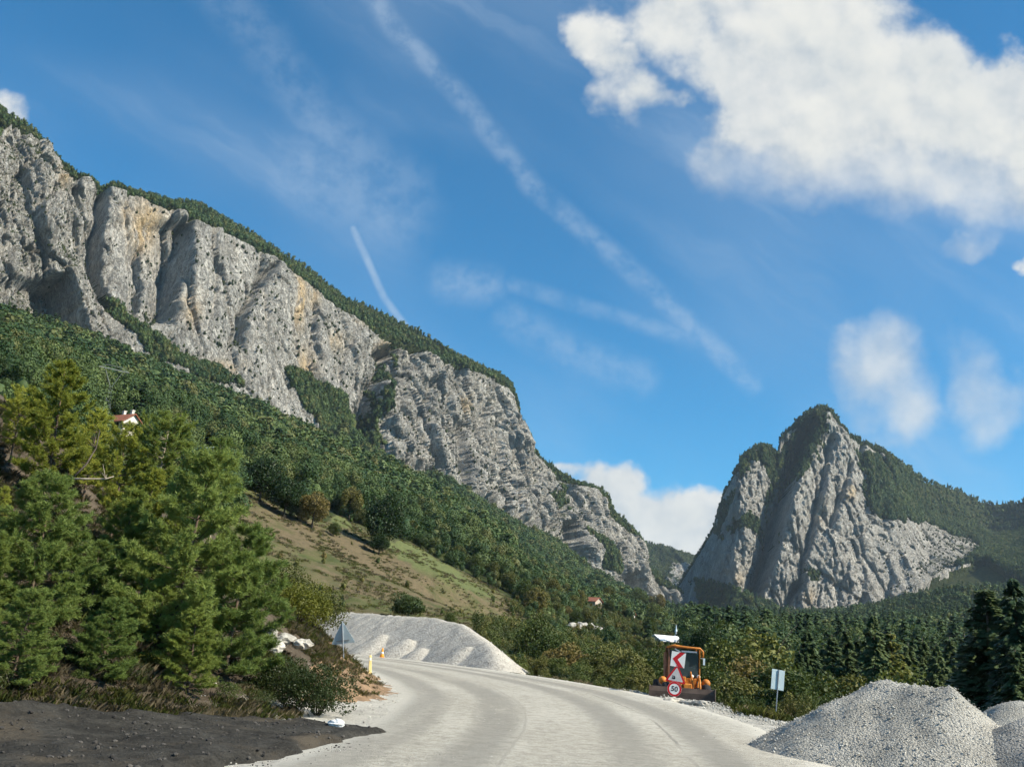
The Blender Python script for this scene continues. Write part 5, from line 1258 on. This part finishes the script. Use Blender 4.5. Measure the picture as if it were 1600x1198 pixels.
# ================================================================== signs and road furniture
def text_mesh(txt, size, depth=.002):
    cu_ = bpy.data.curves.new('numerals', 'FONT'); cu_.body = txt; cu_.size = size; cu_.extrude = depth; cu_.offset = size * .018; cu_.align_x = 'CENTER'; cu_.align_y = 'CENTER'
    to = bpy.data.objects.new('numerals', cu_); me = bpy.data.meshes.new_from_object(to); bpy.data.objects.remove(to); return me
def rounded_tri(s, r=.12, n=5):
    pts = [(0, s * .577), (-s / 2, -s * .2887), (s / 2, -s * .2887)]; out = []
    for k in range(3):
        a = -math.pi / 2 * 0 + math.radians(90 + 120 * k)
        cx = pts[k][0] * (1 - r * 1.2); cz = pts[k][1] * (1 - r * 1.2)
        for q in np.linspace(-60, 60, n): out.append((cx + r * s * .35 * math.cos(a + math.radians(q)), cz + r * s * .35 * math.sin(a + math.radians(q))))
    return out
disc = lambda r, n=36: [(r * math.cos(2 * math.pi * k / n), r * math.sin(2 * math.pi * k / n)) for k in range(n)]
def off(poly, x, z): return [(a + x, b + z) for a, b in poly]
B = at(1052, 1084, 38.0)
sg = thing('road_sign', 'tilted post with red chevron board, red triangle and round 50 plate', 'road sign', (B[0], B[1], B[2] - .15), math.radians(-6))
sg.rotation_euler = (0, math.radians(6.5), math.radians(-8)); sg.scale = (.9, .9, .9)
MB().bar((0, .035, -.1), (0, .035, 2.0), .032).build('post', M_steel, sg)
ch = MB().prism([(-.31, 1.33), (.31, 1.33), (.31, 1.97), (-.31, 1.97)], -.012, .004).build('chevron_plate', M_signwhite, sg)
MB().prism([(-.24, 1.65), (.05, 1.97), (.27, 1.97), (-.02, 1.65), (.27, 1.33), (.05, 1.33)], -.017, -.0125).build('chevron_mark', M_signred, ch)
tr = MB().prism(off(rounded_tri(.92), 0, .93), -.012, .004).build('triangle_plate', M_signred, sg)
MB().prism(off(rounded_tri(.68), 0, .925), -.017, -.0125).build('triangle_face', M_signgrey, tr)
MB().prism([(-.17, .80), (-.02, .80), (-.02, .87), (-.055, .94), (-.17, .94), (-.17, .905), (-.075, .905), (-.065, .87), (-.17, .87)], -.021, -.0175).build('pictogram', M_signblack, tr)
ci_ = MB().prism(off(disc(.31), 0, .39), -.030, -.014).build('speed_plate', M_signwhite, sg)
rg = MB(); n = 40
for r_o, r_i, y_ in ((.305, .225, -.034),):
    V = [(r_o * math.cos(2 * math.pi * k / n), y_, .39 + r_o * math.sin(2 * math.pi * k / n)) for k in range(n)] + [(r_i * math.cos(2 * math.pi * k / n), y_, .39 + r_i * math.sin(2 * math.pi * k / n)) for k in range(n)]
    rg.add(V, [(k, (k + 1) % n, n + (k + 1) % n, n + k) for k in range(n)])
rg.build('red_ring', M_signred, ci_)
tm = text_mesh('50', .30); tm.materials.append(M_signblack)
to = link('numerals', tm, ci_, (0, -.035, .39)); to.rotation_euler = (math.pi / 2, 0, 0)
# blank signboard seen from behind
B = at(1211, 1104, 34.5)
wb = thing('sign_board', 'blank pale rectangular signboard seen from behind on a tilted post', 'road sign', (B[0], B[1], ground_z(B[0], B[1]) - .05)); wb.rotation_euler = (0, math.radians(5.5), math.radians(8))
MB().bar((0, 0, -.1), (0, 0, 1.72), .022).build('post', M_steel, wb)
pl = MB().prism([(-.24, 1.04), (.24, 1.04), (.24, 1.72), (-.24, 1.72)], .024, .036).build('plate', M_signback, wb, bevel=.004)
# triangle sign seen from behind
B = at(537, 1040, 34.5)
ts_ = thing('warning_sign', 'grey back of a triangular warning sign on a thin leaning post', 'road sign', (B[0], B[1], ground_z(B[0], B[1]) - .05)); ts_.rotation_euler = (0, math.radians(-9.5), math.radians(-10))
hz_ = at(530, 966, 34.5)[2] - ground_z(B[0], B[1])
MB().bar((0, 0, -.1), (0, 0, hz_), .022).build('post', M_steel, ts_)
MB().prism(off(rounded_tri(.92), 0, hz_ - .54), .024, .034).build('plate', M_signback, ts_)
MB().box((0, .012, hz_ - .70), (.5, .02, .03)).build('bracket', M_steel, ts_)
# yellow delineator and cone
B = at(578, 1056, 36.5)
dp = thing('delineator_post', 'plain pale yellow roadside delineator post in brown soil', 'post', (B[0], B[1], ground_z(B[0], B[1]) - .02)); dp.rotation_euler = (0, math.radians(-5), .3)
MB().box((0, 0, .36), (.13, .05, .80), None, .72).build('shaft', M_yellow, dp, bevel=.01)
MB().box((0, -.032, .62), (.07, .006, .10)).build('reflector', M_signwhite, dp)
B = at(597, 1022.5, 76)
cn = thing('traffic_cone', 'small orange traffic cone at the foot of the pale gravel heap', 'cone', (B[0], B[1], ground_z(B[0], B[1]) + .05))
MB().lathe([(.19, .04), (.15, .2), (.08, .6), (.05, .75)], n=14).build('body', M_cone, cn, True)
MB().box((0, 0, .02), (.42, .42, .05)).build('base', M_cone, cn)
MB().lathe([(.137, .30), (.105, .46)], n=14).build('white_band', M_signwhite, cn, True)
# crumpled plastic bag
bm = bmesh.new(); bmesh.ops.create_icosphere(bm, subdivisions=3, radius=.13)
for v in bm.verts:
    n_ = float(ridged(v.co.x * 9, v.co.y * 9, v.co.z * 9, 2)); v.co = Vector((v.co.x * 1.1, v.co.y * .8, v.co.z * .62)) * (.62 + .32 * n_)
me = bpy.data.meshes.new('plastic_bag'); bm.to_mesh(me); bm.free(); me.materials.append(M_bag)
B = at(525, 1133, 16.0); bg_ = link('plastic_bag', me, None, (B[0], B[1], ground_z(B[0], B[1]) + .19)); bg_['label'] = 'crumpled pale plastic bag lying on the dark soil'; bg_['category'] = 'litter'

# ================================================================== orange machine with front blade
B = at(1067, 1080, 42.5)
gz = at(1067, 1008, 42.5)[2] - 3.10 * .84
gr = thing('motor_grader', 'parked orange road machine with glass cab and wide brown front blade', 'grader', (B[0], B[1], gz), math.radians(-4), None, .84)
MB().box((0, 1.2, .85), (.55, 5.2, .42)).box((0, -1.1, 1.05), (.42, 1.5, .36)).build('chassis', M_orange, gr, bevel=.03)
MB().box((0, 2.75, 1.45), (1.2, 2.2, .95)).build('engine_hood', M_orange, gr, bevel=.06)
for sx in (-1, 1):
    for y_ in (-1.25, 1.9, 3.3):
        w = MB().lathe([(.40, -.20), (.56, -.19), (.62, -.10), (.62, .10), (.56, .19), (.40, .20)], axis=(1, 0, 0), c=(sx * 1.02, y_, .62), n=26).build('wheel', M_rubber, gr, True)
        MB().lathe([(.40, -.17), (.34, -.10), (.12, -.06), (.12, .06), (.34, .10), (.40, .17)], axis=(1, 0, 0), c=(sx * 1.03, y_, .62), n=20).build('rim', M_orange, w, True)
for sx in (-1, 1):
    MB().lathe([(.02, -.24), (.15, -.20), (.21, -.06), (.21, .06), (.17, .14), (.02, .16)], axis=(0, 1, 0), c=(sx * 1.12, -.55, 1.28), n=18).build('lamp_pod', M_orange, gr, True)
    MB().tube([(sx * .55, -.9, 1.1), (sx * .62, -1.15, 1.5), (sx * .62, -1.4, 1.62), (sx * .62, -1.75, 1.35), (sx * .62, -1.95, .75)], .055, 8).build('lift_arch', M_orange, gr, True)
    MB().bar((sx * .30, -1.0, 1.55), (sx * .30, -2.0, .75), .06).bar((sx * .30, -.7, 1.8), (sx * .30, -1.2, 1.4), .035).build('hydraulic_cylinder', M_orange, gr)
    MB().bar((sx * .82, -.2, .75), (sx * .82, -2.1, .45), .07).build('push_arm', M_orange, gr)
MB().box((0, .25, 1.32), (1.55, 1.25, .34)).build('cab_floor', M_orange, gr, bevel=.03)
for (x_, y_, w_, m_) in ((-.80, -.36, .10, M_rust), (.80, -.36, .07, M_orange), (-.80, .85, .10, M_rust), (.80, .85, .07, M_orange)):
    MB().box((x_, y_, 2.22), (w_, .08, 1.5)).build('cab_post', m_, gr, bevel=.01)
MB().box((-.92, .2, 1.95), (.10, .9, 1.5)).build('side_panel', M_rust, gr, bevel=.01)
MB().box((0, -.37, 2.18), (1.46, .02, 1.34)).build('windscreen', M_glass, gr)
MB().box((0, .86, 2.18), (1.46, .02, 1.34)).build('rear_window', M_glass, gr)
MB().box((.80, .25, 2.18), (.02, 1.05, 1.34)).build('side_window', M_glass, gr)
MB().box((0, .25, 2.98), (1.72, 1.45, .07)).build('roof', M_rust, gr, bevel=.02)
MB().tube([(-.92, -.50, 2.98), (-.55, -.52, 3.07), (-.1, -.52, 3.02), (.35, -.52, 3.00), (.8, -.52, 2.99), (.95, -.50, 2.84), (.95, -.50, 2.55)], .06, 8).build('roof_visor', M_orange, gr, True)
MB().box((-.35, -.40, 2.83), (.35, .02, .07), Matrix.Rotation(.5, 3, 'Y')).box((.25, -.40, 2.80), (.8, .02, .08)).build('sun_strip', M_white, gr)
MB().box((0, .45, 1.75), (.55, .55, .3)).box((0, .68, 2.1), (.55, .14, .6)).build('seat', M_black, gr, bevel=.04)
MB().bar((.42, -.15, 1.5), (.42, -.3, 2.0), .03).lathe([(.19, -.015), (.21, 0), (.19, .015)], axis=(0, -.5, 1), c=(.1, -.1, 2.02), n=18).build('steering_column', M_black, gr)
MB().box((1.02, -.45, 2.35), (.10, .05, .34)).bar((.85, -.4, 2.5), (1.02, -.45, 2.5), .015).build('mirror', M_pale, gr)
for x_ in (-.45, -.1, .25, .5):
    MB().tube([(x_, -.5, 1.45), (x_ * 1.1, -.85, 1.62 + .1 * x_), (x_ * 1.2, -1.1, 1.35), (x_, -1.3, 1.0)], .022, 6).build('hose', M_black, gr, True)
for x_ in (.38, .72): MB().lathe([(.03, -.05), (.085, -.04), (.09, .05), (.04, .08)], axis=(0, -1, 0), c=(x_, -.58, 1.58), n=14).build('headlight', M_white, gr, True)
MB().box((.45, -.75, 1.25), (.5, .3, .45)).box((-.2, -.9, 1.3), (.4, .3, .5)).build('valve_block', M_orange, gr, bevel=.03)
bl = MB(); prof = [(-2.05, .02), (-2.22, .18), (-2.30, .45), (-2.27, .75), (-2.16, .98), (-2.10, .98), (-2.21, .74), (-2.24, .45), (-2.16, .20), (-1.99, .04)]
V = [(x_, y_, z_) for x_ in (-1.6, 1.6) for (y_, z_) in prof]; n = len(prof)
bl.add(V, [tuple(range(n)), tuple(range(n, 2 * n))[::-1]] + [(k, (k + 1) % n, n + (k + 1) % n, n + k) for k in range(n)])
b_ = bl.build('blade', M_blade, gr); b_.location = (.15, -.15, .05); b_.rotation_euler = (0, 0, math.radians(-13))
MB().box((0, -2.24, .70), (3.2, .05, .05)).build('blade_rib', M_rust, b_)
for x_ in (-1.62, 1.62): MB().box((x_, -2.15, .5), (.04, .36, 1.04)).build('end_plate', M_blade, b_)

# ================================================================== village houses
def house(label, cat, P, rot, w, d, h, rh, roofm, wallm=M_wall, name='house', chimneys=1, wins=((-.28, .55), (.25, .55)), base=4.5):
    o = thing(name, label, cat, tuple(P), rot)
    MB().box((0, 0, (h - base) / 2), (w, d, h + base)).build('wall', wallm, o)
    MB().add([(-w / 2, -d / 2, h), (-w / 2, d / 2, h), (-w / 2, 0, h + rh), (-w / 2 + .2, -d / 2, h), (-w / 2 + .2, d / 2, h), (-w / 2 + .2, 0, h + rh)], [(0, 1, 2), (5, 4, 3), (0, 2, 5, 3), (1, 4, 5, 2)]).add([(w / 2, -d / 2, h), (w / 2, d / 2, h), (w / 2, 0, h + rh), (w / 2 - .2, -d / 2, h), (w / 2 - .2, d / 2, h), (w / 2 - .2, 0, h + rh)], [(2, 1, 0), (3, 4, 5), (3, 5, 2, 0), (2, 5, 4, 1)]).build('gable', wallm, o)
    ov = .55; k = rh / (d / 2); e = h - ov * k
    rf = MB()
    for sy in (-1, 1):
        V = [(-w / 2 - ov, sy * (d / 2 + ov), e + .02), (w / 2 + ov, sy * (d / 2 + ov), e + .02), (w / 2 + ov, 0, h + rh + .02), (-w / 2 - ov, 0, h + rh + .02)]
        V += [(x_, y_, z_ + .18) for x_, y_, z_ in V]
        rf.add(V, [(0, 1, 2, 3), (7, 6, 5, 4), (0, 4, 5, 1), (1, 5, 6, 2), (3, 2, 6, 7), (0, 3, 7, 4)])
    r_ = rf.build('roof', roofm, o)
    for c in range(chimneys): MB().box((-w * .2 + c * w * .45, d * .12, h + rh + .35), (.6, .6, 1.5)).box((-w * .2 + c * w * .45, d * .12, h + rh + 1.15), (.8, .8, .15)).build('chimney', M_wall, r_)
    for (fx, fz) in wins:
        wn_ = MB().box((fx * w, -d / 2 - .02, h * fz), (1.1, .10, 1.2)).build('window', M_white, o)
        MB().box((fx * w, -d / 2 - .075, h * fz), (.9, .03, 1.0)).build('pane', M_win, wn_)
    wn_ = MB().box((w / 2 + .02, 0, h * .55), (.10, 1.1, 1.2)).build('window', M_white, o); MB().box((w / 2 + .075, 0, h * .55), (.03, .9, 1.0)).build('pane', M_win, wn_)
    MB().box((.02 * w, -d / 2 - .03, 1.0), (1.0, .08, 2.0)).build('door', M_rust, o)
    return o
HOUSES = [(978, 974, 420), (924, 946, 380), (1042, 999, 350), (1118, 1013, 330), (192, 664, 230), (318, 708, 300)]
P = at(976, 971, 420); house('white house with red tiled roof and chimney on the village slope', 'house', P, math.radians(-28), 7.5, 6, 3.4, 1.7, M_roof)
P = at(924, 950, 380); house('weathered house with rust-red roof half hidden in trees', 'house', P, math.radians(-35), 6.5, 5.5, 2.8, 1.5, M_roof, simple('weathered_wall', (.45, .38, .32), .9, var=.25, scale=1), chimneys=0)
P = at(998, 990, 410); house('small dark-roofed shed next to the white village house', 'shed', P, math.radians(-20), 4.0, 3.5, 2.0, .9, M_rust, simple('grey_plank_wall', (.33, .30, .30), .9, var=.25, scale=1), name='shed', chimneys=0, wins=((.25, .55),))
P = hit(1040, 1011, 200)[0] - np.array([0, 0, .5]); house('long low white building at the foot of the thin spire', 'building', P, math.radians(30), 6.0, 4, 2.0, 1.0, M_white, name='building', chimneys=0, wins=((-.3, .55), (0.3, .55)))
P = at(1118, 1017, 330); house('small white-roofed shed glimpsed between trees behind the machine', 'shed', P, math.radians(-25), 5, 4, 1.9, .8, M_white, name='shed', chimneys=0, wins=((.3, .5),))
P = hit(190, 676, 120)[0]; house('cream house with brown-red roof above the yellow-green pines', 'house', P, math.radians(-28), 5.8, 5, 2.0, 1.9, M_roof, chimneys=2)
P = hit(318, 711, 120)[0]; house('pale blue sheet-metal shed standing among hillside trees', 'shed', P, math.radians(-30), 5.5, 3.5, 1.5, .5, M_pale, M_pale, name='shed', chimneys=0, wins=((.3, .5),))
P = hit(1056, 1010, 200)[0]
mn = thing('spire', 'thin pale blue-white spire beside the long white building', 'tower', tuple(P - np.array([0, 0, 1.5])))
MB().lathe([(.45, 0), (.42, 4.2), (.62, 4.3), (.62, 4.6), (.36, 4.65), (.34, 5.6)], n=14).build('shaft', M_white, mn)
MB().lathe([(.46, 5.6), (.25, 6.3), (.03, 7.6)], n=14).build('cap', M_pale, mn)
P = at(955, 972, 400)
up = thing('utility_pole', 'thin pale utility pole among trees near the white village house', 'pole', tuple(P))
MB().bar((0, 0, -1), (0, 0, 4.5), .13, .1).build('shaft', M_white, up); MB().box((0, 0, 4.2), (1.0, .1, .1)).build('crossarm', M_steel, up)
# white outcrop on the village slope
for i, (px, py, s_) in enumerate([(893, 984, 3.2), (908, 982, 3.0), (922, 986, 3.4), (938, 987, 2.4), (878, 985, 2.2)]):
    P = at(px, py, 235 + i * 2); lump('rock_outcrop', ['broken grey-white rock mass in the middle of the outcrop on the village slope', 'pale craggy rock next to the highest of the outcrop', 'widest pale rock of the outcrop on the village slope', 'small pale rock ending the outcrop towards the white house', 'small grey-white rock ending the outcrop towards the meadow'][i], P, (s_, s_ * .8, s_ * .62), 2.2 + i * 1.9, M_whiterock)
# lattice power pylon
P, _d = hit(165, 645, 120); tp = at(165, 575, _d)[2] - P[2]
py_ = thing('power_pylon', 'grey lattice power pylon with forked head above the tree line', 'pylon', tuple(P), math.radians(35), None, (.5, .5, 1))
lg = MB(); br_ = MB(); hd = MB(); H = tp
for sx in (-1, 1):
    for sy in (-1, 1):
        lg = MB().bar((sx * 1.9, sy * 1.6, -3), (sx * .55, sy * .5, H * .62), .10, .08, 5); lg.build('leg', M_lattice, py_)
for k in range(6):
    z0, z1 = H * .62 * k / 6, H * .62 * (k + 1) / 6; f = lambda z: 1.9 - (1.9 - .55) * z / (H * .62)
    for sy in (-1, 1): br_.bar((-f(z0), sy * f(z0) * .85, z0), (f(z1), sy * f(z1) * .85, z1), .055, .055, 4).bar((f(z0), sy * f(z0) * .85, z0), (-f(z1), sy * f(z1) * .85, z1), .055, .055, 4)
br_.build('bracing', M_lattice, py_)
for sx in (-1, 1):
    hd.bar((sx * .5, .4, H * .62), (sx * 4.2, .3, H), .10, .08, 5).bar((sx * .5, -.4, H * .62), (sx * 4.2, -.3, H), .10, .08, 5)
    for k in range(5):
        t0, t1 = k / 5, (k + 1) / 5; hd.bar((sx * (.5 + 3.7 * t0), .35, H * (.62 + .38 * t0)), (sx * (.5 + 3.7 * t1), -.35, H * (.62 + .38 * t1)), .05, .05, 4)
hd.build('fork', M_lattice, py_)
MB().bar((-7, 0, H), (7, 0, H), .13, .13, 5).bar((-7, 0, H), (-3.5, 0, H + .9), .06, .06, 4).bar((7, 0, H), (3.5, 0, H + .9), .06, .06, 4).bar((-3.5, 0, H + .9), (3.5, 0, H + .9), .08, .08, 4).build('crossarm', M_lattice, py_)

# ================================================================== haze: one closed box of pale air round the place
hb = MB().box((0, 0, 330), (12000, 12000, 900)).build('haze', newmat('haze_air')[0])
hb['kind'] = 'stuff'; hm = hb.data.materials[0].node_tree
for n in list(hm.nodes):
    if n.type != 'OUTPUT_MATERIAL': hm.nodes.remove(n)
pv = hm.nodes.new('ShaderNodeVolumePrincipled'); pv.inputs['Density'].default_value = 0.000050; pv.inputs['Color'].default_value = (0.66, 0.84, 1.0, 1); pv.inputs['Anisotropy'].default_value = 0.1
hm.links.new(pv.outputs[0], hm.nodes['Material Output'].inputs['Volume'])
